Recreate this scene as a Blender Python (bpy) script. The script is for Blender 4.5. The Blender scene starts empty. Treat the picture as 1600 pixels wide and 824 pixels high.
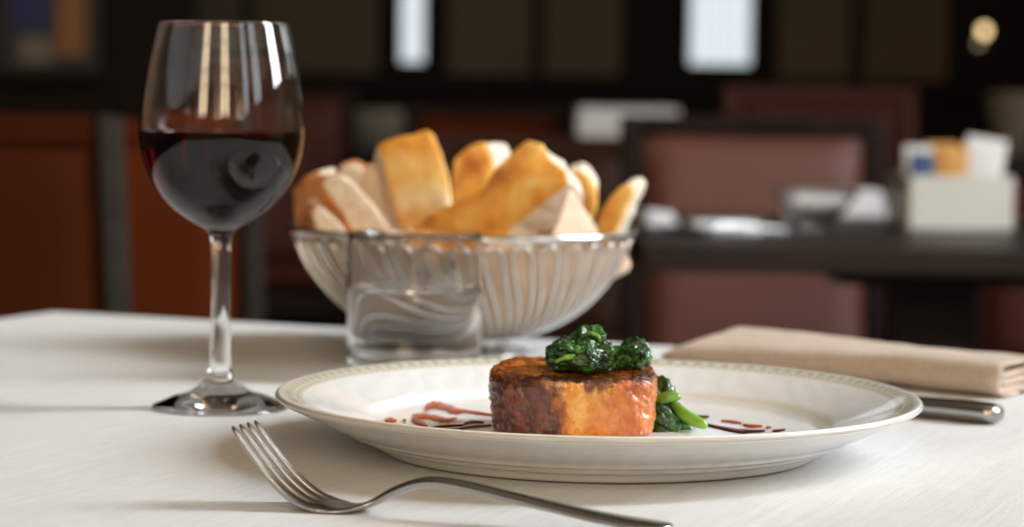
import bpy, math, random
from mathutils import Vector, Matrix, noise
random.seed(7)
PI = math.pi
sc = bpy.context.scene
COL = sc.collection

# ------------------------------------------------------------------ camera
TZ = 0.75                       # height of the cloth surface of the laid table
CAM = Vector((0.0, 0.0, TZ + 0.160))
LENS, W, H = 85.0, 1600.0, 824.0
FPX = W * LENS / 36.0
PITCH, ROLL = math.radians(4.02), math.radians(0.8)
cam_d = bpy.data.cameras.new('camera'); cam = bpy.data.objects.new('camera', cam_d); COL.objects.link(cam)
CROT = Matrix.Rotation(PI/2 - PITCH, 3, 'X') @ Matrix.Rotation(ROLL, 3, 'Z')
cam.matrix_world = Matrix.Translation(CAM) @ CROT.to_4x4()
cam_d.lens = LENS; cam_d.sensor_width = 36.0; cam_d.clip_start = 0.02
cam_d.dof.use_dof = True; cam_d.dof.focus_distance = 1.0; cam_d.dof.aperture_fstop = 7.8
sc.camera = cam

# ------------------------------------------------------------------ world, exposure
w = bpy.data.worlds.new('world'); sc.world = w; w.use_nodes = True
w.node_tree.nodes['Background'].inputs[0].default_value = (0.75, 0.85, 1.0, 1)
w.node_tree.nodes['Background'].inputs[1].default_value = 0.3
sc.view_settings.view_transform = 'Standard'; sc.view_settings.look = 'None'
sc.view_settings.gamma = 1.0; sc.view_settings.use_curve_mapping = False
sc.view_settings.exposure = 0.06
sc.cycles.caustics_reflective = False
DAY_KEY, DAY_REAR, DAY_BACK, DAY_FAR = 42.0, 3.0, 9.0, 1.0   # radiance of the daylit panes

# ------------------------------------------------------------------ helpers
def ray(px, py):
    return CROT @ Vector(((px - W/2) / FPX, -(py - H/2) / FPX, -1.0))
def at_z(px, py, z):            # point of the picture on a level plane
    r = ray(px, py); return CAM + r * ((z - CAM.z) / r.z)
def at_y(px, py, y):            # point of the picture on an upright plane at distance y
    r = ray(px, py); return CAM + r * (y / r.y)

def link(o, parent=None):
    COL.objects.link(o)
    if parent: o.parent = parent
    return o
def tag(o, label=None, cat=None, group=None, kind=None):
    if label: o['label'] = label
    if cat: o['category'] = cat
    if group: o['group'] = group
    if kind: o['kind'] = kind
    return o
def mesh(name, verts, faces, mat, parent=None, smooth=True, loc=(0,0,0), rotz=0.0, mats=None, mi=None):
    me = bpy.data.meshes.new(name)
    me.from_pydata([tuple(v) for v in verts], [], faces); me.update()
    for m in (mats or [mat]): me.materials.append(m)
    if mi:
        for p, k in zip(me.polygons, mi): p.material_index = k
    if smooth:
        me.shade_smooth()
    o = bpy.data.objects.new(name, me); o.location = loc; o.rotation_euler[2] = rotz
    return link(o, parent)
def empty(name, loc=(0,0,0), rotz=0.0):
    o = bpy.data.objects.new(name, None); o.location = loc; o.rotation_euler[2] = rotz
    o.empty_display_size = 0.02
    return link(o)
def copy_tree(root, loc=None, rotz=None, parent=None):
    c = root.copy(); COL.objects.link(c); c.parent = parent
    if loc is not None: c.location = loc
    if rotz is not None: c.rotation_euler[2] = rotz
    for ch in list(root.children): copy_tree(ch, parent=c)
    return c

def spline(pts, k=6, closed=False):
    """Catmull-Rom through points of any dimension"""
    n = len(pts); out = []
    rng = range(n) if closed else range(n - 1)
    for i in rng:
        p1, p2 = pts[i], pts[(i+1) % n]
        p0 = pts[(i-1) % n] if (closed or i > 0) else p1
        p3 = pts[(i+2) % n] if (closed or i + 2 < n) else p2
        for j in range(k):
            t = j / k
            out.append(tuple(0.5*((2*b) + (c-a)*t + (2*a-5*b+4*c-d)*t*t + (3*b-a-3*c+d)*t**3)
                             for a, b, c, d in zip(p0, p1, p2, p3)))
    if not closed: out.append(tuple(pts[-1]))
    return out
def lathe(profile, n=96, flip=False):
    V, F, rows = [], [], []
    for r, z in profile:
        if r < 1e-7:
            rows.append([len(V)]); V.append((0, 0, z))
        else:
            rows.append(list(range(len(V), len(V)+n)))
            V += [(r*math.cos(2*PI*i/n), r*math.sin(2*PI*i/n), z) for i in range(n)]
    for a, b in zip(rows[:-1], rows[1:]):
        for i in range(n):
            j = (i+1) % n
            if len(a) == 1 and len(b) == 1: continue
            if len(a) == 1: f = (a[0], b[j], b[i])
            elif len(b) == 1: f = (a[i], a[j], b[0])
            else: f = (a[i], a[j], b[j], b[i])
            F.append(f[::-1] if flip else f)
    return V, F
def tube(path, rad, n=8, closed=False, caps=True, flat=1.0, up=Vector((0,0,1))):
    P = [Vector(p) for p in path]; m = len(P); V, F = [], []
    for i in range(m):
        t = (P[(i+1) % m] - P[i-1]) if closed else (P[min(i+1, m-1)] - P[max(i-1, 0)])
        t.normalize()
        s = t.cross(up)
        if s.length < 1e-4: s = t.cross(Vector((1,0,0)))
        s.normalize(); u = s.cross(t)
        r = rad[i] if isinstance(rad, (list, tuple)) else rad
        for k in range(n):
            a = 2*PI*k/n
            V.append(P[i] + s*(r*math.cos(a)) + u*(r*flat*math.sin(a)))
    for i in range(m if closed else m-1):
        i2 = (i+1) % m
        for k in range(n):
            k2 = (k+1) % n
            F.append((i*n+k, i*n+k2, i2*n+k2, i2*n+k))
    if caps and not closed:
        F.append(tuple(range(n))[::-1]); F.append(tuple(range((m-1)*n, m*n)))
    return V, F
def box(x0, x1, y0, y1, z0, z1):
    V = [(x,y,z) for z in (z0,z1) for y in (y0,y1) for x in (x0,x1)]
    F = [(0,2,3,1),(4,5,7,6),(0,1,5,4),(2,6,7,3),(0,4,6,2),(1,3,7,5)]
    return V, F
def join(*vf):
    V, F = [], []
    for v, f in vf:
        o = len(V); V += list(v); F += [tuple(i+o for i in q) for q in f]
    return V, F
def bevel(o, wdt=0.004, seg=2):
    b = o.modifiers.new('bevel', 'BEVEL'); b.width = wdt; b.segments = seg; b.limit_method = 'ANGLE'
    return o
def part_box(name, b, mat, parent, bev=0.004):
    o = mesh(name, *box(*b), mat, parent, smooth=False)
    if bev: bevel(o, bev)
    return o
def subsurf(o, l=1):
    s = o.modifiers.new('subsurf', 'SUBSURF'); s.levels = l; s.render_levels = l
    return o
def strip_solid(rows, thick):
    """grid of points (list of rows) thickened along its own normals into a closed sheet"""
    R, C = len(rows), len(rows[0]); N = []
    P = [[Vector(p) for p in r] for r in rows]
    for i in range(R):
        for j in range(C):
            a = P[min(i+1,R-1)][j] - P[max(i-1,0)][j]; b = P[i][min(j+1,C-1)] - P[i][max(j-1,0)]
            q = a.cross(b)
            N.append(q.normalized() if q.length > 1e-12 else Vector((0,0,1)))
    V = [P[i][j] + N[i*C+j]*thick/2 for i in range(R) for j in range(C)]
    V += [P[i][j] - N[i*C+j]*thick/2 for i in range(R) for j in range(C)]
    F = []; o = R*C
    for i in range(R-1):
        for j in range(C-1):
            a, b, c, d = i*C+j, (i+1)*C+j, (i+1)*C+j+1, i*C+j+1
            F.append((a,b,c,d)); F.append((o+d,o+c,o+b,o+a))
    for i in range(R-1):
        for j in (0, C-1):
            a, b = i*C+j, (i+1)*C+j
            F.append((a, a+o, b+o, b) if j == 0 else (a, b, b+o, a+o))
    for j in range(C-1):
        for i in (0, R-1):
            a, b = i*C+j, i*C+j+1
            F.append((a, b, b+o, a+o) if i == 0 else (a, a+o, b+o, b))
    return V, F
def fbm(p, f, oct=3, seed=0.0):
    v = 0; a = 1.0
    for k in range(oct):
        v += a*noise.noise(Vector(p)*f + Vector((seed, seed*1.7, -seed))); f *= 2.03; a *= 0.5
    return v

# ------------------------------------------------------------------ materials
class NT:
    def __init__(s, m): s.t = m.node_tree; s.n = s.t.nodes; s.l = s.t.links
    def node(s, typ, **kw):
        n = s.n.new(typ)
        for k, v in kw.items(): setattr(n, k, v)
        return n
    def put(s, sock, v):
        if hasattr(v, 'links') or isinstance(v, bpy.types.NodeSocket): s.l.new(v, sock)
        else: sock.default_value = v
    def math(s, op, a, b=0.0, c=0.0, clamp=False):
        n = s.node('ShaderNodeMath', operation=op); n.use_clamp = clamp
        s.put(n.inputs[0], a); s.put(n.inputs[1], b); s.put(n.inputs[2], c); return n.outputs[0]
    def coord(s, scale=(1,1,1), rot=(0,0,0), kind='Object'):
        c = s.node('ShaderNodeTexCoord'); m = s.node('ShaderNodeMapping')
        m.inputs['Scale'].default_value = scale; m.inputs['Rotation'].default_value = rot
        s.l.new(c.outputs[kind], m.inputs[0]); return m.outputs[0]
    def noise(s, vec, scale, detail=3, rough=0.5, dist=0.0):
        n = s.node('ShaderNodeTexNoise'); s.l.new(vec, n.inputs['Vector'])
        n.inputs['Scale'].default_value = scale; n.inputs['Detail'].default_value = detail
        n.inputs['Roughness'].default_value = rough; n.inputs['Distortion'].default_value = dist
        return n.outputs['Fac']
    def wave(s, vec, scale, dist=0.0, dscale=1.0, dirn='X', prof='SIN'):
        n = s.node('ShaderNodeTexWave'); s.l.new(vec, n.inputs['Vector']); n.bands_direction = dirn; n.wave_profile = prof
        n.inputs['Scale'].default_value = scale; n.inputs['Distortion'].default_value = dist
        n.inputs['Detail Scale'].default_value = dscale; return n.outputs['Fac']
    def ramp(s, fac, stops, interp='LINEAR'):
        n = s.node('ShaderNodeValToRGB'); n.color_ramp.interpolation = interp
        e = n.color_ramp.elements
        while len(e) < len(stops): e.new(0.5)
        for q, (p, c) in zip(e, stops):
            q.position = p; q.color = (*c, 1) if len(c) == 3 else c
        s.put(n.inputs[0], fac); return n.outputs[0]
    def mix(s, fac, a, b):
        n = s.node('ShaderNodeMix', data_type='RGBA')
        s.put(n.inputs[0], fac)
        s.put(n.inputs[6], a if not isinstance(a, tuple) else (*a, 1)); s.put(n.inputs[7], b if not isinstance(b, tuple) else (*b, 1))
        return n.outputs[2]
    def bump(s, h, strength=0.3, dist=0.001, prev=None):
        n = s.node('ShaderNodeBump'); n.inputs['Strength'].default_value = strength; n.inputs['Distance'].default_value = dist
        s.l.new(h, n.inputs['Height'])
        if prev is not None: s.l.new(prev, n.inputs['Normal'])
        return n.outputs[0]
def mat(name, color=(0.5,0.5,0.5), rough=0.5, metal=0.0, spec=0.5, coat=0.0, coat_rough=0.05, trans=0.0, ior=1.45,
        sheen=0.0, sss=0.0, build=None, vary=0.12, vscale=8.0):
    m = bpy.data.materials.new(name); m.use_nodes = True
    t = NT(m); b = t.n['Principled BSDF']
    b.inputs['Roughness'].default_value = rough; b.inputs['Metallic'].default_value = metal
    b.inputs['Specular IOR Level'].default_value = spec; b.inputs['Coat Weight'].default_value = coat
    b.inputs['Coat Roughness'].default_value = coat_rough; b.inputs['Transmission Weight'].default_value = trans
    b.inputs['IOR'].default_value = ior; b.inputs['Sheen Weight'].default_value = sheen
    if sss:
        b.inputs['Subsurface Weight'].default_value = sss
        b.inputs['Subsurface Radius'].default_value = (0.006, 0.003, 0.0015); b.inputs['Subsurface Scale'].default_value = 1.0
    b.inputs['Base Color'].default_value = (*color, 1)
    if build: build(t, b)
    elif vary and not trans:
        f = t.noise(t.coord(), vscale, 4)
        c = t.ramp(f, [(0.3, tuple(x*(1-vary) for x in color)), (0.7, tuple(min(1, x*(1+vary)) for x in color))])
        t.put(b.inputs['Base Color'], c)
    return m
def emit(name, color, strength, build=None):
    m = bpy.data.materials.new(name); m.use_nodes = True; t = NT(m)
    t.n.remove(t.n['Principled BSDF']); e = t.node('ShaderNodeEmission')
    e.inputs[0].default_value = (*color, 1); e.inputs[1].default_value = strength
    t.l.new(e.outputs[0], t.n['Material Output'].inputs[0])
    if build: build(t, e)
    return m

EDGE = math.radians(-22.8)      # direction of the laid table's far edge
E1 = Vector((math.cos(EDGE), math.sin(EDGE), 0)); E2 = Vector((math.sin(EDGE), -math.cos(EDGE), 0))

def b_cloth(t, b):
    v = t.coord()
    big = t.noise(t.coord((1, 0.06, 1)), 260, 3, 0.6)
    thr = t.wave(v, 330, 0.8, 30, 'X'); thr2 = t.wave(v, 420, 0.6, 30, 'Y')
    h = t.math('ADD', t.math('MULTIPLY', big, 1.6), t.math('ADD', t.math('MULTIPLY', thr, 0.35), t.math('MULTIPLY', thr2, 0.35)))
    soft = t.noise(v, 22, 3)
    n1 = t.bump(h, 0.42, 0.0008); n2 = t.bump(soft, 0.25, 0.004, n1)
    t.put(b.inputs['Normal'], n2)
    t.put(b.inputs['Base Color'], t.ramp(big, [(0.25, (0.63,0.63,0.625)), (0.75, (0.71,0.71,0.705))]))
M = {}
M['cloth'] = mat('tablecloth_linen', rough=0.85, spec=0.2, sheen=0.1, build=b_cloth)
def b_napkin(t, b):
    v = t.coord()
    a = t.wave(v, 260, 1.2, 40, 'X'); c = t.wave(v, 300, 0.8, 40, 'DIAGONAL')
    h = t.math('ADD', a, t.math('MULTIPLY', c, 0.6))
    t.put(b.inputs['Normal'], t.bump(h, 0.6, 0.0009))
    t.put(b.inputs['Base Color'], t.ramp(t.noise(v, 300, 3), [(0.3, (0.60,0.475,0.375)), (0.7, (0.70,0.575,0.47))]))
M['napkin'] = mat('napkin_weave', rough=0.9, spec=0.15, sheen=0.15, build=b_napkin)
def b_lining(t, b):
    v = t.coord()
    t.put(b.inputs['Normal'], t.bump(t.wave(v, 240, 1, 40, 'DIAGONAL'), 0.3, 0.0005))
    t.put(b.inputs['Base Color'], t.ramp(t.noise(v, 60, 3), [(0.3, (0.62,0.455,0.325)), (0.7, (0.73,0.56,0.42))]))
M['lining'] = mat('basket_lining', rough=0.9, spec=0.15, sheen=0.1, sss=0.0, build=b_lining)
M['glass'] = mat('clear_glass', (1,1,1), rough=0.0, trans=1.0, ior=1.47)
def liquid_side(name, col, ior): return mat(name, col, rough=0.0, trans=1.0, ior=ior)
M['water_wall'] = liquid_side('water_against_glass', (1,1,1), 1.33/1.47)
M['wine_wall'] = liquid_side('wine_against_glass', (0.05,0.0006,0.0015), 1.34/1.47)
M['water'] = mat('water', (1,1,1), rough=0.0, trans=1.0, ior=1.33)
M['wine'] = mat('red_wine', (0.55,0.03,0.05), rough=0.0, trans=1.0, ior=1.34, spec=0.5)
M['chrome'] = mat('chrome_wire', (0.80,0.79,0.77), rough=0.16, metal=1.0, vary=0.05, vscale=40)
def b_steel(t, b):
    f = t.noise(t.coord((1,14,14)), 300, 3)
    t.put(b.inputs['Roughness'], t.ramp(f, [(0.3,(0.15,)*3),(0.7,(0.27,)*3)]))
    t.put(b.inputs['Normal'], t.bump(f, 0.05, 0.0002))
M['steel'] = mat('brushed_steel', (0.44,0.43,0.42), rough=0.2, metal=1.0, build=b_steel)

def b_porcelain(t, b):
    c = t.node('ShaderNodeTexCoord'); s = t.node('ShaderNodeSeparateXYZ'); t.l.new(c.outputs['Object'], s.inputs[0])
    x, y = s.outputs[0], s.outputs[1]
    r = t.math('SQRT', t.math('ADD', t.math('MULTIPLY', x, x), t.math('MULTIPLY', y, y)))
    a = t.math('ARCTAN2', y, x)
    def ring(r0, r1): return t.math('MULTIPLY', t.math('GREATER_THAN', r, r0), t.math('LESS_THAN', r, r1))
    top = t.math('GREATER_THAN', s.outputs[2], 0.0222)
    band = t.math('MULTIPLY', ring(0.1327, 0.1423), top)
    bars = t.math('GREATER_THAN', t.math('SINE', t.math('MULTIPLY', a, 120)), 0.1)
    bars = t.math('MULTIPLY', bars, ring(0.1369, 0.1407))
    dots = t.math('MULTIPLY', t.math('GREATER_THAN', t.math('SINE', t.math('MULTIPLY', a, 200)), 0.2), ring(0.1341, 0.1355))
    pat = t.math('MULTIPLY', t.math('MAXIMUM', bars, dots), top)
    base = t.ramp(t.noise(c.outputs['Object'], 30, 2), [(0.3,(0.86,0.86,0.845)),(0.7,(0.89,0.89,0.875))])
    scroll = t.wave(c.outputs['Object'], 26, 9, 1.2)
    rimz = ring(0.1074, 0.1312)
    col = t.mix(t.math('MULTIPLY', t.math('MULTIPLY', scroll, rimz), 0.20), base, (0.62,0.62,0.60))
    col = t.mix(t.math('MULTIPLY', band, 0.75), col, (0.63,0.59,0.46))
    col = t.mix(t.math('MULTIPLY', pat, 0.8), col, (0.40,0.36,0.25))
    edge = t.math('MULTIPLY', t.math('GREATER_THAN', r, 0.1440), t.math('GREATER_THAN', s.outputs[2], 0.0234))
    col = t.mix(t.math('MULTIPLY', edge, 0.55), col, (0.36,0.33,0.27))
    t.put(b.inputs['Base Color'], col)
    t.put(b.inputs['Normal'], t.bump(t.math('MULTIPLY', scroll, rimz), 0.10, 0.0004))
M['porcelain'] = mat('glazed_porcelain', rough=0.22, spec=0.5, coat=0.5, coat_rough=0.04, build=b_porcelain)

def b_fillet(t, b):
    c = t.node('ShaderNodeTexCoord'); s = t.node('ShaderNodeSeparateXYZ'); t.l.new(c.outputs['Object'], s.inputs[0])
    o = c.outputs['Object']
    x, y, z = s.outputs
    n1 = t.noise(o, 60, 5, 0.6); n2 = t.noise(o, 150, 5, 0.65); n3 = t.noise(t.coord((1,1,0.55)), 75, 5, 0.6, 0.3)
    side = t.ramp(n3, [(0.32,(0.42,0.075,0.010)), (0.44,(0.66,0.20,0.022)), (0.54,(0.78,0.33,0.045)), (0.66,(0.85,0.50,0.13))])
    # reddish sear on the right end, dark crust on the left end
    rx = t.math('ADD', x, t.math('MULTIPLY', t.math('SUBTRACT', n1, 0.5), 0.045))
    red = t.ramp(t.math('MULTIPLY_ADD', rx, 22, 0.5), [(0.55,(0,0,0)), (0.95,(1,1,1))])
    side = t.mix(t.math('MULTIPLY', red, 0.8), side, t.ramp(n2, [(0.3,(0.30,0.040,0.008)), (0.5,(0.56,0.11,0.018)), (0.7,(0.76,0.25,0.05))]))
    drk = t.ramp(t.math('MULTIPLY_ADD', rx, -25, 0.0), [(0.16,(0,0,0)), (0.36,(1,1,1))])
    side = t.mix(t.math('MULTIPLY', drk, 0.97), side, t.ramp(n2, [(0.35,(0.030,0.005,0.002)), (0.7,(0.17,0.026,0.007))]))
    # sauce runs over the upper edge and in tongues down the side
    run = t.math('ADD', t.math('MULTIPLY', z, 95), t.math('MULTIPLY', t.noise(t.coord((1,1,0.25)), 85, 4, 0.6), 3.2))
    runm = t.ramp(t.math('SUBTRACT', run, 3.62), [(0.30,(0,0,0)), (0.60,(1,1,1))])
    side = t.mix(t.math('MULTIPLY', runm, 0.92), side, t.ramp(n2, [(0.4,(0.045,0.007,0.003)), (0.7,(0.24,0.035,0.008))]))
    g = t.node('ShaderNodeNewGeometry'); sn = t.node('ShaderNodeSeparateXYZ'); t.l.new(g.outputs['Normal'], sn.inputs[0])
    topm = t.ramp(sn.outputs[2], [(0.55,(0,0,0)), (0.8,(1,1,1))])
    topc = t.ramp(t.noise(t.coord((0.55,1.1,1)), 75, 5, 0.62, 0.3), [(0.36,(0.045,0.008,0.002)), (0.46,(0.22,0.045,0.005)), (0.55,(0.50,0.15,0.014)), (0.66,(0.70,0.33,0.07))])
    # the sauce has pooled darkest along the front edge of the top
    pool = t.ramp(t.math('ADD', t.math('MULTIPLY', y, -28), t.math('MULTIPLY', t.math('SUBTRACT', n1, 0.5), 1.6)), [(0.30,(0,0,0)), (0.72,(1,1,1))])
    topc = t.mix(t.math('MULTIPLY', pool, 0.9), topc, (0.040,0.007,0.003))
    t.put(b.inputs['Base Color'], t.mix(topm, side, topc))
    h = t.math('ADD', t.noise(o, 200, 5, 0.65), t.math('MULTIPLY', t.noise(t.coord((1,1,0.4), (0,0.5,0)), 460, 4, 0.6), 0.6))
    t.put(b.inputs['Normal'], t.bump(h, 0.85, 0.0022))
    t.put(b.inputs['Roughness'], t.ramp(n2, [(0.3,(0.16,)*3), (0.7,(0.38,)*3)]))
M['fillet'] = mat('glazed_fillet', rough=0.3, spec=0.5, coat=0.6, coat_rough=0.06, build=b_fillet)
def b_leaf(t, b):
    o = t.coord()
    f = t.noise(o, 120, 4, 0.6, 0.5)
    c = t.ramp(f, [(0.32,(0.006,0.022,0.005)), (0.52,(0.016,0.075,0.010)), (0.68,(0.07,0.22,0.03)), (0.8,(0.22,0.42,0.07))])
    t.put(b.inputs['Base Color'], c)
    t.put(b.inputs['Normal'], t.bump(t.noise(o, 420, 3), 0.5, 0.0008))
M['leaf'] = mat('wilted_leaf', rough=0.28, spec=0.5, coat=0.35, coat_rough=0.1, build=b_leaf)
M['stem'] = mat('green_stem', (0.16,0.36,0.04), rough=0.25, coat=0.4, vary=0.25, vscale=90)
M['sauce'] = mat('dark_sauce', (0.075,0.007,0.002), rough=0.2, spec=0.3, coat=0.0, vary=0.35, vscale=120)
M['sauce_thin'] = mat('amber_sauce', (0.36,0.048,0.001), rough=0.25, spec=0.25, coat=0.0, vary=0.35, vscale=160)

def b_crust(t, b):
    o = t.coord(); f = t.noise(o, 26, 4, 0.55, 0.4)
    t.put(b.inputs['Base Color'], t.ramp(f, [(0.34,(0.46,0.14,0.016)), (0.47,(0.78,0.34,0.045)), (0.57,(0.88,0.53,0.13)), (0.68,(0.93,0.79,0.48))]))
    t.put(b.inputs['Normal'], t.bump(t.noise(o, 240, 4), 0.4, 0.001))
M['crust_gold'] = mat('golden_crust', rough=0.42, spec=0.45, build=b_crust)
def b_crust3(t, b):
    o = t.coord(); f = t.noise(o, 40, 4, 0.55)
    s_ = t.node('ShaderNodeSeparateXYZ'); t.l.new(o, s_.inputs[0])
    k = t.math('ADD', t.math('MULTIPLY', s_.outputs[2], 11.5), t.math('MULTIPLY', t.math('SUBTRACT', f, 0.5), 0.7))
    t.put(b.inputs['Base Color'], t.ramp(k, [(0.30,(0.78,0.46,0.14)), (0.48,(0.92,0.78,0.50)), (0.66,(0.90,0.62,0.22)), (0.85,(0.80,0.36,0.05))]))
    t.put(b.inputs['Normal'], t.bump(t.noise(o, 240, 4), 0.4, 0.001))
M['crust_chunk'] = mat('toasted_chunk_crust', rough=0.45, spec=0.4, build=b_crust3)
def b_crust2(t, b):
    o = t.coord(); f = t.noise(o, 45, 4)
    t.put(b.inputs['Base Color'], t.ramp(f, [(0.3,(0.34,0.115,0.03)), (0.55,(0.55,0.23,0.07)), (0.75,(0.68,0.36,0.14))]))
    t.put(b.inputs['Normal'], t.bump(t.noise(o, 260, 4), 0.4, 0.001))
M['crust_brown'] = mat('brown_crust', rough=0.6, build=b_crust2)
def b_crumb(t, b):
    o = t.coord(); f = t.noise(o, 220, 4, 0.6)
    t.put(b.inputs['Base Color'], t.ramp(f, [(0.3,(0.66,0.52,0.37)), (0.6,(0.83,0.74,0.61))]))
    t.put(b.inputs['Normal'], t.bump(f, 0.6, 0.0016))
M['crumb'] = mat('bread_crumb', rough=0.85, spec=0.2, build=b_crumb)

def wood(name, c0, c1, rough=0.35, scale=4.0, coat=0.0, spec=0.08):
    def bld(t, b):
        f = t.noise(t.coord((0.12,1,1)), scale*9, 4, 0.6, 0.6)
        t.put(b.inputs['Base Color'], t.ramp(f, [(0.3, c0), (0.7, c1)]))
    return mat(name, rough=rough, coat=coat, spec=spec, build=bld)
M['dark_wood'] = wood('dark_table_wood', (0.015,0.010,0.008), (0.028,0.020,0.016), 0.42, spec=0.22)
M['chair_wood'] = wood('dark_chair_wood', (0.010,0.006,0.0045), (0.019,0.012,0.009), 0.6)
M['taupe_wood'] = wood('taupe_chair_wood', (0.020,0.016,0.0125), (0.032,0.026,0.021), 0.7)
M['brown_wood'] = wood('walnut_chair_wood', (0.03,0.014,0.009), (0.05,0.026,0.016), 0.45)
M['panel_wood'] = wood('wall_panel_wood', (0.009,0.006,0.004), (0.015,0.010,0.007), 0.7)
M['olive_wall'] = mat('olive_plaster', (0.085,0.060,0.034), rough=0.8, vary=0.15, vscale=2)
M['terracotta'] = mat('terracotta_leather', (0.034,0.0075,0.0022), rough=0.9, spec=0.03, vary=0.12, vscale=6)
M['rust'] = mat('rust_leather', (0.070,0.014,0.0035), rough=0.9, spec=0.03, vary=0.12, vscale=6)
M['mauve'] = mat('mauve_brown_leather', (0.12,0.044,0.032), rough=0.5, spec=0.35, vary=0.1, vscale=6)
M['brick_red'] = mat('brick_red_leather', (0.06,0.015,0.009), rough=0.6, spec=0.2, vary=0.12, vscale=6)
M['white_ceramic'] = mat('white_ceramic', (0.55,0.54,0.50), rough=0.25, coat=0.3, vary=0.03)
M['cream_ceramic'] = mat('cream_ceramic', (0.26,0.23,0.18), rough=0.4, coat=0.3, vary=0.05)
M['white_paper'] = mat('white_paper', (0.60,0.59,0.57), rough=0.7, vary=0.04)
M['blue_paper'] = mat('blue_paper', (0.020,0.055,0.14), rough=0.6, vary=0.1)
M['amber_paper'] = mat('amber_paper', (0.48,0.24,0.05), rough=0.6, vary=0.1)
M['white_linen'] = mat('white_linen', (0.74,0.74,0.76), rough=0.85, vary=0.05, vscale=30)
def b_floor(t, b):
    v = t.coord(); f = t.noise(t.coord((1,0.08,1)), 14, 4)
    t.put(b.inputs['Base Color'], t.ramp(f, [(0.3,(0.045,0.024,0.014)), (0.7,(0.085,0.047,0.028))]))
M['floor'] = mat('dark_parquet', rough=0.4, build=b_floor)
M['plaster'] = mat('warm_plaster', (0.66,0.49,0.31), rough=0.9, vary=0.06, vscale=2)
M['dark_plaster'] = mat('dark_plaster', (0.085,0.065,0.045), rough=0.9, vary=0.1, vscale=2)
M['ceiling'] = mat('ceiling_plaster', (0.30,0.23,0.15), rough=0.9, vary=0.04, vscale=2)
M['curtain'] = mat('cream_curtain', (0.62,0.52,0.38), rough=0.9, vary=0.06, vscale=10)
M['white_frame'] = mat('painted_frame', (0.55,0.51,0.45), rough=0.5, vary=0.04)
M['pane_key'] = emit('daylit_pane_side', (0.89,0.955,1.0), DAY_KEY)
M['pane_rear'] = emit('daylit_pane_rear', (0.90,0.95,1.0), DAY_REAR)
M['pane_back'] = emit('daylit_pane_warm', (1.0,0.78,0.51), DAY_BACK)  # warm tint put in to warm the fill light from behind
def b_far(t, e):
    f = t.wave(t.coord(), 9, 1.0, 2)
    t.put(e.inputs[0], t.ramp(f, [(0.2,(0.62,0.70,0.76)), (0.8,(0.86,0.90,0.93))]))
M['pane_far'] = emit('daylit_pane_far', (0.8,0.86,0.9), DAY_FAR, b_far)
M['bulb'] = emit('lamp_bulb', (1.0,0.72,0.36), 3.0)

# ------------------------------------------------------------------ the room
X0, X1, Y0, Y1, ZC = -4.6, 2.80, -3.2, 9.0, 4.3
def struct(name, vf, m, label, cat, smooth=False):
    o = mesh(name, *vf, m, smooth=smooth); tag(o, label, cat, kind='structure'); return o
fl = struct('floor', box(X0-0.1, X1+0.1, Y0-0.1, Y1+0.1, -0.1, 0), M['floor'], 'dark polished wooden floor of the dining room', 'floor')
struct('ceiling', box(X0-0.1, X1+0.1, Y0-0.1, Y1+0.1, ZC, ZC+0.1), M['ceiling'], 'plain pale ceiling over the dining room', 'ceiling')
struct('wall_left', box(X0-0.12, X0, Y0, Y1, 0, ZC), M['dark_plaster'], 'dark plain side wall on the left', 'wall')
# right wall with tall daylit windows (y0, y1, kind)
WZ0, WZ1 = 1.55, 4.0
WINS = [(-2.6,-1.5,'rear'), (-0.95,0.0,'rear'), (1.15,2.10,'key'), (3.6,4.5,'rear'), (5.9,6.9,'rear')]  # last two are unseen windows added to light the background
segs = [box(X1, X1+0.16, Y0, Y1, 0, WZ0), box(X1, X1+0.16, Y0, Y1, WZ1, ZC)]
ys = [Y0] + [v for a in WINS for v in a[:2]] + [Y1]
for a, b in zip(ys[0::2], ys[1::2]): segs.append(box(X1, X1+0.16, a, b, WZ0, WZ1))
struct('wall_right', join(*segs), M['plaster'], 'warm plastered window wall on the right', 'wall')
def window(name, p, ax, wdt, z0, z1, nx, nz, pane, label, frame=None, depth=0.05, bar=0.035):
    """p: middle of the opening at its plane; ax: rotation about z (local x runs along the wall, -y looks into the room)"""
    r = empty(name, (p[0], p[1], z0), ax); tag(r, label, 'window', kind='structure')
    h = z1 - z0; fm = frame or M['white_frame']; hw = wdt/2
    fr = join(box(-hw, hw, 0, depth, 0, 0.05), box(-hw, hw, 0, depth, h-0.05, h), box(-hw, -hw+0.05, 0, depth, 0.05, h-0.05), box(hw-0.05, hw, 0, depth, 0.05, h-0.05))
    mesh('window_frame', *fr, fm, r, smooth=False)
    iw, ih = wdt-0.1, h-0.1
    for i in range(1, nx): mesh('mullion', *box(-hw+0.05+iw*i/nx-bar/2, -hw+0.05+iw*i/nx+bar/2, 0.005, depth-0.01, 0.05, h-0.05), fm, r, smooth=False)
    for k in range(1, nz): mesh('glazing_bar', *box(-hw+0.05, hw-0.05, 0.01, depth-0.012, 0.05+ih*k/nz-bar/2, 0.05+ih*k/nz+bar/2), fm, r, smooth=False)
    for i in range(nx):
        for k in range(nz):
            a0, a1 = -hw+0.05+iw*i/nx, -hw+0.05+iw*(i+1)/nx; c0, c1 = 0.05+ih*k/nz, 0.05+ih*(k+1)/nz
            mesh('pane', *box(a0, a1, 0.028, 0.034, c0, c1), pane, r, smooth=False)
    return r
wlab = ['rearmost tall window in the right wall', 'tall window in the right wall beside the camera', 'tall window in the right wall lighting the laid table',
        'window added in the right wall to light the area of the dark wooden table', 'farthest window in the right wall, added to light the background']
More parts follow.
